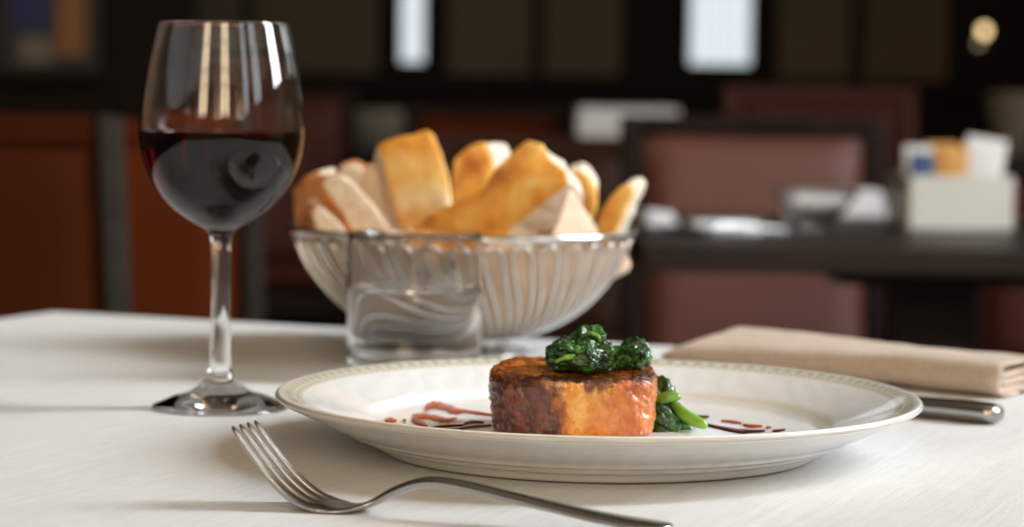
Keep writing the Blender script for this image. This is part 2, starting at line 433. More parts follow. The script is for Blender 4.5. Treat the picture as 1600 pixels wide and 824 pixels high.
for i, (a, b, k) in enumerate(WINS):
    window('window_%d' % (i+1), (X1+0.03, (a+b)/2), -PI/2, b-a, WZ0, WZ1, 2, 3, M['pane_key' if k == 'key' else 'pane_rear'], wlab[i])
# wall behind the camera with two windows, panes tinted warm to give warm fill light
BW = [(-2.3,-1.2), (0.2,1.3)]
segs = [box(X0, X1, Y0-0.16, Y0, 0, WZ0), box(X0, X1, Y0-0.16, Y0, WZ1, ZC)]
xs = [X0] + [v for a in BW for v in a] + [X1]
for a, b in zip(xs[0::2], xs[1::2]): segs.append(box(a, b, Y0-0.16, Y0, WZ0, WZ1))
struct('wall_back', join(*segs), M['plaster'], 'warm plastered wall behind the viewer', 'wall')
for i, (a, b) in enumerate(BW):
    window('window_%d' % (6+i), ((a+b)/2, Y0-0.03), PI, b-a, WZ0, WZ1, 2, 3, M['pane_back'],
           ['left window in the wall behind the viewer', 'right window in the wall behind the viewer'][i])
def curtain(p, ax, wdt, z0, z1, label, m=None, depth=0.05, waves=6):
    rows = []
    for k in range(9):
        z = z0 + (z1-z0)*k/8; row = []
        for i in range(waves*8+1):
            u = i/(waves*8)
            row.append((u*wdt - wdt/2, -depth*0.6 + depth*0.5*math.sin(2*PI*waves*u + 0.3*math.sin(z*3)), z))
        rows.append(row)
    o = mesh('curtain', *strip_solid(rows, 0.004), m or M['curtain'], loc=(p[0], p[1], 0), rotz=ax)
    tag(o, label, 'curtain'); return o
for i, (a, b, k) in enumerate(WINS):
    nm = ['rearmost', 'second', 'third', 'fourth', 'farthest'][i]
    curtain((X1-0.04, a-0.10), -PI/2, 0.34, 0.03, WZ1+0.1, 'cream curtain drawn to the near side of the %s right-hand window' % nm)
    curtain((X1-0.04, b+0.10), -PI/2, 0.34, 0.03, WZ1+0.1, 'cream curtain drawn to the far side of the %s right-hand window' % nm)

# far wall: dark wooden panels with olive plaster fields and two narrow windows
FW = [(at_y(604,60,Y1).x, at_y(683,60,Y1).x, at_y(643,118,Y1).z), (at_y(1058,60,Y1).x, at_y(1196,60,Y1).x, at_y(1126,122,Y1).z)]
segs = []
xs = [X0] + [v for a in FW for v in a[:2]] + [X1]
for a, b in zip(xs[0::2], xs[1::2]): segs.append(box(a, b, Y1, Y1+0.16, 0, ZC))
for a, b, z in FW: segs += [box(a, b, Y1, Y1+0.16, 0, z), box(a, b, Y1, Y1+0.16, 2.5, ZC)]
wf = struct('wall_front', join(*segs), M['panel_wood'], 'dark wood-panelled wall at the far end of the room', 'wall')
for px0, px1 in ((250,380), (395,590), (700,830), (850,970), (1215,1330), (1350,1480)):
    x0, x1 = at_y(px0,60,Y1).x, at_y(px1,60,Y1).x
    mesh('wall_panel', *box(x0, x1, Y1-0.012, Y1+0.01, 0.98, 2.9), M['olive_wall'], wf, smooth=False)
struct('trim_1', box(X0, X1, Y1-0.035, Y1-0.001, 0.90, 0.955), M['panel_wood'], 'dark wooden dado rail along the far wall', 'trim')
for i, (a, b, z) in enumerate(FW):
    window('window_%d' % (8+i), ((a+b)/2, Y1+0.03), 0, b-a, z, 2.5, 1, 3, M['pane_far'],
           ['narrow bright window in the far wall above the bread basket', 'wider bright window in the far wall right of centre'][i], frame=M['panel_wood'], bar=0.012)
# framed picture on the far left
pc = at_y(82, 52, 6.5)
pt = empty('framed_picture', (pc.x, 6.5, pc.z - 0.10)); tag(pt, 'blurred dark framed picture in blue and amber at the upper left', 'picture')
# it hangs on a short partition
struct('wall_partition', box(X0, at_y(300,52,6.5).x, 6.53, 6.65, 0, ZC), M['panel_wood'], 'dark panelled partition at the far left', 'wall')
mesh('canvas', *box(-0.15, 0.13, 0.0, 0.02, 0, 0.30), mat('picture_ground', (0.015,0.013,0.012), rough=0.6), pt, smooth=False)
mesh('blue_field', *box(-0.11, 0.0, -0.004, 0.0, 0.11, 0.28), mat('picture_blue', (0.012,0.018,0.07), rough=0.6), pt, smooth=False)
mesh('amber_field', *box(0.01, 0.09, -0.004, 0.0, 0.04, 0.28), mat('picture_amber', (0.20,0.085,0.018), rough=0.6), pt, smooth=False)
mesh('pale_field', *box(-0.09, 0.0, -0.004, 0.0, 0.02, 0.09), mat('picture_pale', (0.14,0.11,0.08), rough=0.6), pt, smooth=False)
mesh('picture_frame', *join(box(-0.18,-0.15,-0.012,0.02,-0.03,0.33), box(0.13,0.16,-0.012,0.02,-0.03,0.33), box(-0.15,0.13,-0.012,0.02,-0.03,0), box(-0.15,0.13,-0.012,0.02,0.30,0.33)), M['panel_wood'], pt, smooth=False)
# wall lamp, a small warm light far away at the upper right
lp = at_y(1538, 48, Y1-0.10)
wl = empty('wall_lamp', (lp.x, Y1-0.035, lp.z)); tag(wl, 'small warm wall lamp glowing at the upper right', 'lamp')
mesh('back_plate', *lathe([(0,0.0),(0.03,0.0),(0.03,0.01),(0,0.01)], 24), M['chrome'], wl, loc=(0,0.033,-0.05)).rotation_euler[0] = PI/2
mesh('arm', *tube([(0,0.03,-0.05),(0,-0.03,-0.06),(0,-0.065,-0.05),(0,-0.065,-0.02)], 0.006), M['chrome'], wl)
mesh('bulb', *lathe(spline([(0,-0.022),(0.010,-0.018),(0.017,0.0),(0.012,0.014),(0,0.02)],4), 20), M['bulb'], wl, loc=(0,-0.065,0))

# ------------------------------------------------------------------ the laid table
CORNER = at_z(82, 487, TZ); L1, L2 = 1.25, 1.25
table_root = empty('dining_table', (CORNER.x, CORNER.y, 0), EDGE)
tag(table_root, 'dining table hidden under the white tablecloth in front', 'table')
part_box('tabletop', (0.006, L1-0.006, -L2+0.006, -0.006, TZ-0.035, TZ-0.0035), M['dark_wood'], table_root, 0.003)
part_box('pedestal', (L1/2-0.05, L1/2+0.05, -L2/2-0.05, -L2/2+0.05, 0.04, TZ-0.035), M['dark_wood'], table_root)
part_box('base', (L1/2-0.3, L1/2+0.3, -L2/2-0.3, -L2/2+0.3, 0, 0.04), M['dark_wood'], table_root)
def make_cloth():
    n = 90; V, F = [], []
    inv = Matrix.Rotation(-EDGE, 3, 'Z')
    ra = inv @ (at_z(1080,812,TZ) - CORNER); rb = inv @ (at_z(1600,692,TZ) - CORNER)
    ra, rb = Vector(ra[:2]), Vector(rb[:2]); dn = (rb-ra).normalized(); nn = Vector((-dn.y, dn.x))
    pc = inv @ (Vector((0.04,1.09,TZ)) - CORNER)
    def zoff(x, y):
        p = Vector((x, y)) - ra; s = p.dot(dn); q = p.dot(nn)
        far = min(1.0, max(0.0, ((Vector((x,y)) - Vector(pc[:2])).length - 0.125)/0.05))
        g = 0.0016*math.exp(-(q/0.014)**2) - 0.0011*math.exp(-((q+0.034)/0.018)**2)
        return g * far * (1/(1+math.exp(-(s+0.02)/0.03)))
    for i in range(n+1):
        for j in range(n+1):
            x, y = L1*i/n, -L2*j/n; V.append((x, y, TZ + zoff(x, y)))
    for i in range(n):
        for j in range(n):
            a = i*(n+1)+j; F.append((a, a+1, a+n+2, a+n+1))
    loop = [i*(n+1) for i in range(n+1)] + [n*(n+1)+j for j in range(1, n+1)] + [i*(n+1)+n for i in range(n-1, -1, -1)] + [j for j in range(n-1, 0, -1)]
    prev = loop; m = len(loop); rr = 0.012; drop = 0.27
    steps = [(a, 0) for a in (22, 45, 68, 90)] + [(90, d) for d in (0.03, 0.08, 0.14, 0.2, drop)]
    for a, d in steps:
        cur = []
        for q, idx in enumerate(loop):
            x, y, z = V[idx]
            nx = (-1 if x < 1e-6 else 1 if x > L1-1e-6 else 0); ny = (1 if y > -1e-6 else -1 if y < -L2+1e-6 else 0)
            l = math.hypot(nx, ny); nx, ny = nx/l, ny/l
            k = math.radians(a); off = rr*math.sin(k) + d*0.22*(0.5+0.5*math.sin(q*0.33)) + (0.25*d if l > 1.1 else 0)
            cur.append(len(V)); V.append((x+nx*off, y+ny*off, z - rr*(1-math.cos(k)) - d))
        for q in range(m):
            F.append((prev[q], prev[(q+1) % m], cur[(q+1) % m], cur[q]))
        prev = cur
    F = [f[::-1] for f in F[n*n:]] and F
    o = mesh('tablecloth', V, F, M['cloth'], loc=(CORNER.x, CORNER.y, 0), rotz=EDGE)
    s = o.modifiers.new('thickness', 'SOLIDIFY'); s.thickness = 0.0015; s.offset = 1.0 if False else -1.0
    tag(o, 'white ribbed tablecloth hanging over the table in front', 'tablecloth')
    return o
make_cloth()

# ------------------------------------------------------------------ plate
PC = Vector((0.0395, 1.083, TZ+0.0004))
OUT = [(0,0.0045),(0.086,0.0042),(0.089,0.0008),(0.0925,0.0),(0.0955,0.0010),(0.0985,0.0042),(0.103,0.0056),(0.1055,0.0075),(0.110,0.0089),(0.1125,0.0108),(0.120,0.0142),(0.130,0.0194),(0.1365,0.0226),(0.1394,0.0242)]
LIP = [(0.1402,0.0254),(0.1394,0.0267),(0.1375,0.0270)]
INN = [(0.130,0.0250),(0.118,0.0210),(0.107,0.0173),(0.1032,0.0160),(0.1012,0.0149),(0.0985,0.0131),(0.095,0.0118),(0.088,0.0112),(0.06,0.0109),(0.03,0.0108),(0,0.0108)]
OUT, LIP, INN = [[(r*1.033, z*0.965) for r, z in q] for q in (OUT, LIP, INN)]
def plate_z(x, y):
    r = math.hypot(x-PC.x, y-PC.y)
    for (r1, z1), (r0, z0) in zip(INN[:-1], INN[1:]):
        if r0 <= r <= r1: return PC.z + z0 + (z1-z0)*(r-r0)/(r1-r0)
    return TZ + 0.026
plate = mesh('dinner_plate', *lathe(spline(OUT+LIP+INN, 4), 160), M['porcelain'], loc=PC)
tag(plate, 'wide-rimmed white porcelain dinner plate with beige patterned band', 'plate')

# ------------------------------------------------------------------ glazed fillet
FC = Vector((0.0275, 1.074, TZ + 0.0110))
def make_fillet():
    n = 260; hw, hd, ht = 0.0372, 0.033, 0.0272
    prof = [(0,0),(0.5,0),(0.84,0.0),(0.925,0.02),(0.950,0.08),(0.965,0.2),(0.978,0.34),(0.985,0.5),(0.998,0.65),(1.0,0.78),(0.995,0.87),(0.985,0.93),(0.965,0.975),(0.93,1.0),(0.86,1.01),(0.75,1.0),(0.6,0.985),(0.4,0.98),(0.2,0.985),(0,0.985)]
    prof = spline(prof, 5)
    V, F, rows = [], [], []
    for k, (s, hh) in enumerate(prof):
        row = []
        for i in range(n if s > 1e-6 else 1):
            a = 2*PI*i/n; c, d = math.cos(a), math.sin(a)
            ex = 3.2 if d < 0 else 2.4
            if c > 0 and d < 0: ex = 4.2
            rr = (abs(c)**ex + abs(d)**ex)**(-1/ex)
            x, y = hw*rr*c*s, hd*rr*d*s
            z = ht*hh
            if hh > 0.5:        # top rises to the back, dips to the left, sharp raised right corner
                z += (hh-0.5)*2*(0.0022*(y/hd) + 0.0008*(x/hw) )
            p = Vector((x, y, z))
            lead = (1-s)**0.5 if hh > 0.9 else 1.0
            dsp = 0.0013*fbm(p, 42, 2, 3.1) + 0.0006*fbm(p, 170, 2, 9.0) + (0.0004+0.0007*max(0.0, min(1.0, abs(x)/0.03)))*(0.5-abs(noise.noise(Vector((p.x*300+p.z*170, p.y*300, p.z*130))))*2)
            crease = 0.0
            if hh < 0.9 and d < 0:
                for cx, wd, dp in ((-0.010,0.0012,0.0011), (0.004,0.001,0.0007), (0.0165,0.0013,0.0010)):
                    crease -= dp*math.exp(-((x - cx - 0.004*math.sin(z*160))/wd)**2)
            nrm = Vector((c, d*1.1, 0.0)) if hh < 0.9 else Vector((0,0,1))
            p += nrm*(dsp + crease)
            if hh < 0.05: p.z = max(p.z, 0.0)
            row.append(len(V)); V.append(p)
        rows.append(row)
    for a, b in zip(rows[:-1], rows[1:]):
        for i in range(n):
            j = (i+1) % n
            if len(a) == 1: F.append((a[0], b[j], b[i]))
            elif len(b) == 1: F.append((a[i], a[j], b[0]))
            else: F.append((a[i], a[j], b[j], b[i]))
    o = mesh('glazed_fillet', V, F, M['fillet'], loc=FC, rotz=math.radians(3))
    tag(o, 'thick caramelised fillet with glossy brown glaze on the plate', 'fillet')
    return o
make_fillet()

# wilted greens
def leaf_lump(rad, seed, stretch=(1,1,1), amp=0.46, fr=1.15, n=48):
    """one crumpled cooked leaf: folded ridged surface"""
    V, F = [], []
    for i in range(n+1):
        th = PI*i/n
        for j in range(n):
            ph = 2*PI*j/n
            d = Vector((math.sin(th)*math.cos(ph), math.sin(th)*math.sin(ph), math.cos(th)))
            w = d*fr + Vector((seed*3.7, seed, -seed*1.9))
            r = 1.0 + amp*(0.9*(1-2*abs(noise.noise(w))) - 0.55) + 0.22*amp*(1-2.4*abs(noise.noise(w*2.4))) + 0.06*amp*(1-2.4*abs(noise.noise(w*6.5)))
            p = d*r*rad
            V.append((p.x*stretch[0], p.y*stretch[1], p.z*stretch[2]))
    for i in range(n):
        for j in range(n):
            j2 = (j+1) % n
            F.append((i*n+j, (i+1)*n+j, (i+1)*n+j2, i*n+j2))
    return V, F
def leaf_blade(L, Wd, seed, curl=2.2, n=26, thick=0.0006):
    """a limp leaf blade, rolled across and wrinkled"""
    rows = []
    for i in range(n+1):
        u = i/n; row = []
        wv = Wd*(math.sin(PI*min(1, u*0.93+0.05))**0.7)
        for j in range(n+1):
            v = j/n*2-1
            ang = curl*v*0.5; rr = wv/max(0.4, curl)*2.0
            x = L*(u-0.5); y = rr*math.sin(ang)*0.6; z = -rr*(1-math.cos(ang))*0.5 - 0.25*L*(u-0.5)**2*4*0.5
            q = Vector((u*4, v*2.4, seed))
            z += 0.0022*noise.noise(q*1.3) + 0.0011*noise.noise(q*3.1); y += 0.0016*noise.noise(q*1.6+Vector((9,1,4)))
            row.append((x, y, z))
        rows.append(row)
    return strip_solid(rows, thick)
def place(vf, loc, rot=(0,0,0)):
    R = Matrix.Rotation(rot[2],3,'Z') @ Matrix.Rotation(rot[1],3,'Y') @ Matrix.Rotation(rot[0],3,'X')
    return [R @ Vector(v) + Vector(loc) for v in vf[0]], vf[1]
FT = FC.z + 0.0285
def gp(px, py, y, base): return at_y(px, py, y) - base
gb = Vector((0.044, 1.072, FT)); g1 = empty('wilted_greens', gb)
tag(g1, 'clump of glossy dark wilted greens on top of the fillet', 'vegetable')
for (px, py, y, rad, st, sd) in [
        (883,556,1.068,0.0072,(1.1,1,0.85),1.0), (902,546,1.078,0.0078,(1.0,1,0.95),2.0), (922,541,1.072,0.0080,(0.95,1,1.05),3.0),
        (915,563,1.060,0.0068,(1.4,1,0.75),4.0), (940,560,1.066,0.0066,(1.0,1,1.0),5.0), (970,560,1.070,0.0060,(1.25,1,0.8),6.0),
        (992,556,1.074,0.0068,(0.95,1,1.05),7.0), (876,566,1.062,0.0046,(1.2,1,0.7),8.0)]:
    mesh('leaf', *place(leaf_lump(rad, sd*1.37, st), gp(px,py,y,gb)), M['leaf'], g1)
for (px, py, y, L, Wd, rot, sd) in [(905,541,1.062,0.020,0.011,(0.4,0.3,0.5),11), (930,535,1.065,0.018,0.012,(0.9,-0.4,1.2),12), (986,548,1.062,0.019,0.011,(0.6,0.2,2.3),13), (890,552,1.058,0.018,0.010,(1.0,0.5,-0.5),14), (932,560,1.055,0.016,0.009,(1.2,0.9,0.9),15)]:
    mesh('leaf_blade', *place(leaf_blade(L, Wd, sd), gp(px,py,y,gb), rot), M['leaf'], g1)
mesh('stem', *tube(spline([gp(868,566,1.055,gb), gp(884,559,1.054,gb), gp(900,559,1.055,gb)],5), [0.0010]*5+[0.0014]*5+[0.0008], 10), M['stem'], g1)
mesh('stem', *tube(spline([gp(912,526,1.068,gb), gp(922,521,1.066,gb), gp(934,526,1.065,gb), gp(938,536,1.066,gb)],5), 0.0010, 10), M['stem'], g1)
gb2 = Vector((0.072, 1.078, TZ+0.0108)); g2 = empty('wilted_greens', gb2)
tag(g2, 'wilted greens with pale stems tucked behind the fillet on the plate', 'vegetable')
for (px, py, y, rad, st, sd) in [(1030,628,1.088,0.0080,(0.8,1,1.3),21), (1040,655,1.085,0.0085,(0.9,1,1.1),22), (1052,664,1.080,0.0066,(1.1,1,0.9),23), (1064,672,1.078,0.0048,(1.2,1,0.8),24), (1032,672,1.072,0.0056,(1.2,1,0.7),25)]:
    mesh('leaf', *place(leaf_lump(rad, sd*1.37, st), gp(px,py,y,gb2)), M['leaf'], g2)
mesh('leaf_blade', *place(leaf_blade(0.022, 0.012, 31), gp(1036,650,1.070,gb2), (1.2,0.6,0.4)), M['leaf'], g2)
mesh('leaf_blade', *place(leaf_blade(0.020, 0.010, 32), gp(1050,662,1.068,gb2), (1.1,1.0,0.2)), M['leaf'], g2)
def stem(pts, rads, parent, k=5):
    P = spline(pts, k); R_ = [r[0] for r in spline([(r,) for r in rads], k)]
    return mesh('stem', *tube(P, R_, 12), M['stem'], parent)
stem([gp(1024,626,1.074,gb2), gp(1042,621,1.070,gb2), gp(1058,621,1.069,gb2), gp(1063,623,1.069,gb2)], [0.0022,0.0026,0.0019,0.0006], g2)
stem([gp(1052,632,1.080,gb2), gp(1066,646,1.074,gb2), gp(1084,657,1.070,gb2), gp(1100,664,1.067,gb2), gp(1103,664,1.067,gb2)], [0.0019,0.0027,0.0028,0.0021,0.0009], g2)

# sauce streaks on the plate
def drizzle(name, px_pts, label, m, thick=0.0005):
    """a streak through picture points (px, py, half thickness in px), laid on the floor of the plate"""
    pts = spline(px_pts, 7); rows = []
    for i, (x, y, wd) in enumerate(pts):
        a, b = pts[max(0,i-1)], pts[min(len(pts)-1,i+1)]
        t = Vector((b[0]-a[0], b[1]-a[1])); t.normalize(); q = Vector((-t.y, t.x))
        wd = max(0.15, 1.25*wd*(1+0.35*noise.noise(Vector((x*0.12, y*0.12, 2)))))
        row = []
        for v in (-1,-0.8,-0.4,0,0.4,0.8,1):
            p = at_z(x+q.x*wd*v, y+q.y*wd*v, TZ+0.0112)
            row.append((p.x, p.y, plate_z(p.x, p.y) + 0.0003 + thick*(1-v*v)))
        rows.append(row)
    R, C = len(rows), 7; V = [p for r in rows for p in r]; F = []
    for i in range(R-1):
        for j in range(C-1): F.append((i*C+j, i*C+j+1, (i+1)*C+j+1, (i+1)*C+j))
    base = Vector((sum(v[0] for v in V)/len(V), sum(v[1] for v in V)/len(V), min(v[2] for v in V)))
    ob = mesh(name, [Vector(v)-base for v in V], F, m, loc=base)
    tag(ob, label, 'sauce', 'sauce streaks on the plate'); return ob
SA, SD = M['sauce_thin'], M['sauce']
drizzle('sauce_streak', [(664,643,2),(670,638,3),(681,636,3.4),(697,638,4),(713,643,4),(726,643,2),(764,648,1.5),(772,649,1)], 'upper amber sauce streak on the plate left of the fillet', SA)
drizzle('sauce_streak', [(645,652,3),(660,651,4),(678,653,3),(697,657,3.5),(714,654,1)], 'middle amber sauce streak left of the fillet, hooked at its left end', SA)
drizzle('sauce_streak', [(646,654,4),(655,661,4.5),(668,667,1.5)], 'short amber tail running down from the hooked sauce streak', SA)
drizzle('sauce_streak', [(668,671,1),(686,667,1.6),(710,665,1.6),(724,665,1)], 'thin dark sauce line below the hooked amber streak', SD)
drizzle('sauce_streak', [(725,662,1.2),(737,659,2.2),(756,660,1.2)], 'short thick dark sauce dash close to the left of the fillet', SD)
drizzle('sauce_streak', [(681,673.5,0.7),(713,671.5,1.2),(737,667,1.2),(768,665,1)], 'lowest long dark sauce line left of the fillet', SD)
drizzle('sauce_drop', [(732,675,0.6),(740,675,2.2),(748,675,0.6)], 'small oval dark sauce drop near the fillet', SD)
drizzle('sauce_drop', [(601,661,2.5),(609,659,3.5),(620,659,1)], 'leftmost amber sauce splash on the plate', SA)
drizzle('sauce_drop', [(629,658,0.5),(632,658,1.6),(635,658,0.5)], 'tiny amber sauce drop beside the leftmost splash', SA)
drizzle('sauce_streak', [(1097,662,1.5),(1124,668,2),(1150,673,3),(1161,674,2.8),(1195,674.5,1.2)], 'long dark sauce streak right of the green stem', SD)
drizzle('sauce_streak', [(1127,658,0.8),(1142,659,1.6),(1159,662,1)], 'upper thin amber sauce dash right of the green stem', SA)
drizzle('sauce_streak', [(1161,664,1),(1172,666,2),(1191,667,1)], 'middle amber sauce dash right of the green stem', SA)
drizzle('sauce_drop', [(1197,669,0.6),(1201,669,1.2),(1205,669,0.6)], 'tiny amber sauce drop at the right of the plate floor', SA)
drizzle('sauce_drop', [(1207,674.5,0.8),(1216,674,1.5),(1227,673,0.6)], 'rightmost dark sauce drop on the plate', SD)
drizzle('sauce_streak', [(1090,651,1),(1100,651.5,1.4),(1108,652,0.6)], 'short dark sauce dash beside the tip of the green stem', SD)

# ------------------------------------------------------------------ wine glass
GB = at_z(344, 638, TZ); GD = GB.y
def gz(py): return (at_y(345, py, GD) - GB).z
S_ = 1.02 * GD / FPX
wout = [(0.0,0.0004),(0.020,0.0004),(101*S_,0.0003),(104*S_,0.0010),(102*S_,0.0019)]
foot_up = [(92*S_,0.0032),(72*S_,0.0060),(50*S_,gz(613)),(34*S_,gz(602)),(23*S_,gz(590))]
stem_p = [(23*S_,gz(590)),(17.5*S_,gz(572)),(15.5*S_,gz(530)),(14.6*S_,gz(470)),(15*S_,gz(410)),(16.5*S_,gz(380)),(20*S_,gz(366))]
bowl_o = [(20*S_,gz(366)),(27*S_,gz(357)),(48*S_,gz(345)),(78*S_,gz(322)),(104*S_,gz(288)),(120*S_,gz(250)),(126*S_,gz(212)),(124*S_,gz(170)),(118*S_,gz(125)),(109*S_,gz(78)),(99.5*S_,gz(36))]
th = 0.0011
bowl_i = [(97.5*S_,gz(36)),(107*S_,gz(78)),(115*S_,gz(125)),(120.8*S_,gz(170)),(122.5*S_,gz(212)),(116.5*S_,gz(250)),(100.5*S_,gz(286)),(74*S_,gz(317)),(44*S_,gz(338)),(20*S_,gz(348)),(0,gz(350.5))]
wg = empty('wine_glass', GB); tag(wg, 'tall clear stemmed glass half full of red wine', 'wine glass')
rim_pt = [(98.6*S_, gz(34.5))]
mesh('foot', *lathe(spline(wout,3)[:-1] + spline([wout[-1]]+foot_up,5), 96), M['glass'], wg)
mesh('stem', *lathe(spline(stem_p,6), 96), M['glass'], wg)
lvl = gz(206)
def split_level(prof, z):       # inner wall above and below the liquid's level
    up = [p for p in prof if p[1] > z]; dn = [p for p in prof if p[1] <= z]
    (r0, z0), (r1, z1) = up[-1], dn[0]; r = r1 + (r0-r1)*(z-z1)/(z0-z1)
    return up + [(r, z)], [(r, z)] + dn
def liquid(name, dn, z, wall, top, loc):
    r = dn[0][0]; m0 = 0.0014
    surf = [(0, z-m0), (r-0.006, z-m0), (r-0.0032, z-m0*0.86), (r-0.0014, z-m0*0.55), (r-0.0004, z-m0*0.2), (r, z)]
    V, F = lathe(surf + dn[1:], 96, flip=True); k = (len(surf)-1)*96
    return mesh(name, V, F, None, loc=loc, mats=[top, wall], mi=[0 if q < k else 1 for q in range(len(F))])
inner_up, inner_dn = split_level(spline(bowl_i, 6), lvl)
mesh('bowl', *lathe(spline(bowl_o,6)[:-1] + spline([bowl_o[-1]]+rim_pt+[bowl_i[0]],3)[:-1] + inner_up, 96), M['glass'], wg)
wine = liquid('red_wine', inner_dn, lvl, M['wine_wall'], M['wine'], GB)
tag(wine, 'dark red wine filling the lower half of the stemmed glass', 'wine')

# ------------------------------------------------------------------ water tumbler
TB = at_z(647, 587, TZ); TD = TB.y; TS = TD/FPX
def tz(py): return (at_y(647, py, TD) - TB).z
R0 = 106.5*TS; hT = tz(369)
tout = [(0,0.0006),(R0*0.80,0.0006),(R0*0.93,0.0008),(R0*0.975,0.0022),(R0*0.985,0.006),(R0*0.99,0.02),(R0,hT*0.6),(R0,hT-0.0008),(R0-0.0006,hT),(R0-0.0012,hT-0.0006)]
tin = [(R0-0.0013,hT-0.004),(R0-0.0014,hT*0.6),(R0*0.985-0.0022,0.022),(R0*0.97-0.0026,0.0135),(R0*0.93-0.003,0.0112),(R0*0.8,0.0104),(R0*0.4,0.0100),(0,0.0099)]
wl_ = tz(448)
tprof = spline(tout+tin, 5); kt = max(range(len(tprof)), key=lambda q: tprof[q][1])
tup, tdn = split_level(tprof[kt:], wl_)
tum = mesh('water_tumbler', *lathe(tprof[:kt] + tup, 96), M['glass'], loc=TB)
tag(tum, 'short straight clear tumbler half full of water behind the plate', 'tumbler')
wat = liquid('drinking_water', tdn, wl_, M['water_wall'], M['water'], TB)
tag(wat, 'clear still water in the short tumbler', 'water')

# ------------------------------------------------------------------ wire bread basket
BB = at_z(722, 549, TZ); BD = BB.y; BS = BD/FPX
def bz(py): return (at_y(722, py, BD) - BB).z
zr = bz(358)
BPROF = [(0.030, 0.0105),(0.046,0.0125),(0.062,0.0195),(0.076,0.029),(0.0880,0.0415),(0.0980,0.0560),(0.1045,zr-0.004)]
BSP = spline(BPROF, 6)
def bprof(t):                   # t 0..1 along the profile
    f = t*(len(BSP)-1); i = min(int(f), len(BSP)-2); f -= i
    return tuple(a+(b-a)*f for a, b in zip(BSP[i], BSP[i+1]))
bk = empty('bread_basket', BB); tag(bk, 'round chrome wire basket holding bread and a beige cloth', 'basket')
circ = lambda r, z, n=96: [(r*math.cos(2*PI*i/n), r*math.sin(2*PI*i/n), z) for i in range(n)]
mesh('rim', *tube(circ(0.1070, zr), 0.0021, 10, closed=True), M['chrome'], bk)
mesh('lower_ring', *tube(circ(0.0305, 0.0105, 64), 0.0016, 10, closed=True), M['chrome'], bk)
mesh('foot', *lathe(spline([(0.028,0.0100),(0.0275,0.0070),(0.030,0.0042),(0.036,0.0022),(0.040,0.0008),(0.0395,0.0),(0.034,0.0),(0.028,0.002),(0.024,0.006),(0.022,0.0100)],3), 64), M['chrome'], bk)
NL = 36
def loop_wire():
    SW = math.radians(24); P = []
    K = 22
    def pt(t, side):
        r, z = bprof(t)
        halfw = math.radians(3.4)*(0.55+0.45*t)
        a = SW*((1-t)**1.3) + side*halfw
        return (r*math.cos(a), r*math.sin(a), z)
    for k in range(K+1): P.append(pt(k/K*0.93, -1))
    for k in range(1, 8):
        q = PI*k/8; t = 0.93 + 0.055*math.sin(q); r, z = bprof(t)
        a = SW*((1-t)**1.3) - math.cos(q)*math.radians(3.4)
        P.append((r*math.cos(a), r*math.sin(a), z))
    for k in range(K, -1, -1): P.append(pt(k/K*0.93, 1))
    return tube(P, 0.00095, 8)
lw = mesh('wire_loop', *loop_wire(), M['chrome'], bk)
for k in range(1, NL):
    c = lw.copy(); link(c, bk); c.rotation_euler[2] = 2*PI*k/NL
# short hangers tie each loop to the rim
hv = tube([(0.1044*math.cos(math.radians(0.2)), 0.1044*math.sin(math.radians(0.2)), zr-0.0045), (0.1066*math.cos(math.radians(0.0)), 0.1066*math.sin(math.radians(0.0)), zr)], 0.0012, 6)
hm = mesh('rim_tie', *hv, M['chrome'], bk)
for k in range(1, NL):
    c = hm.copy(); link(c, bk); c.rotation_euler[2] = 2*PI*k/NL
# cloth lining
def lining():
    n, K = 160, 26; rows = []
    def ang(a, b): return (a-b+PI) % (2*PI) - PI
    peaks = [(-0.80, 0.034, 0.25), (2.3, 0.006, 0.3), (-2.55, 0.004, 0.35), (0.75, 0.012, 0.3)]
    for i in range(n+1):
        th_ = 2*PI*i/n; row = []
        top = 0.96 + 0.02*math.sin(5*th_) ; ext = 0.0
        for c, hgt, wd in peaks: ext += hgt*max(0.0, 1-abs(ang(th_, c))/wd)
        for k in range(K+1):
            t = k/K
            if t < 0.7:
                tt = t/0.7*top; r, z = bprof(min(tt,1)); r -= 0.0026
                r += 0.0007*math.sin(th_*11+3*t)*t
                poke = math.exp(-(ang(th_,-0.12)/0.09)**2 - ((tt-0.80)/0.07)**2); r += 0.010*poke
            else:
                q = (t-0.7)/0.3; r, z = bprof(min(top,1)); r -= 0.0026; r += 0.0007*math.sin(th_*11+2.1)*0.7
                z += q*ext; r -= q*ext*0.30
            if k == 0: r = 0.002
            row.append((r*math.cos(th_), r*math.sin(th_), z+0.001))
        rows.append(row)
    return strip_solid(rows, 0.0012)
lin = mesh('basket_cloth', *lining(), M['lining'], loc=BB)
tag(lin, 'beige cloth lining the wire basket with a corner sticking up', 'cloth napkin')

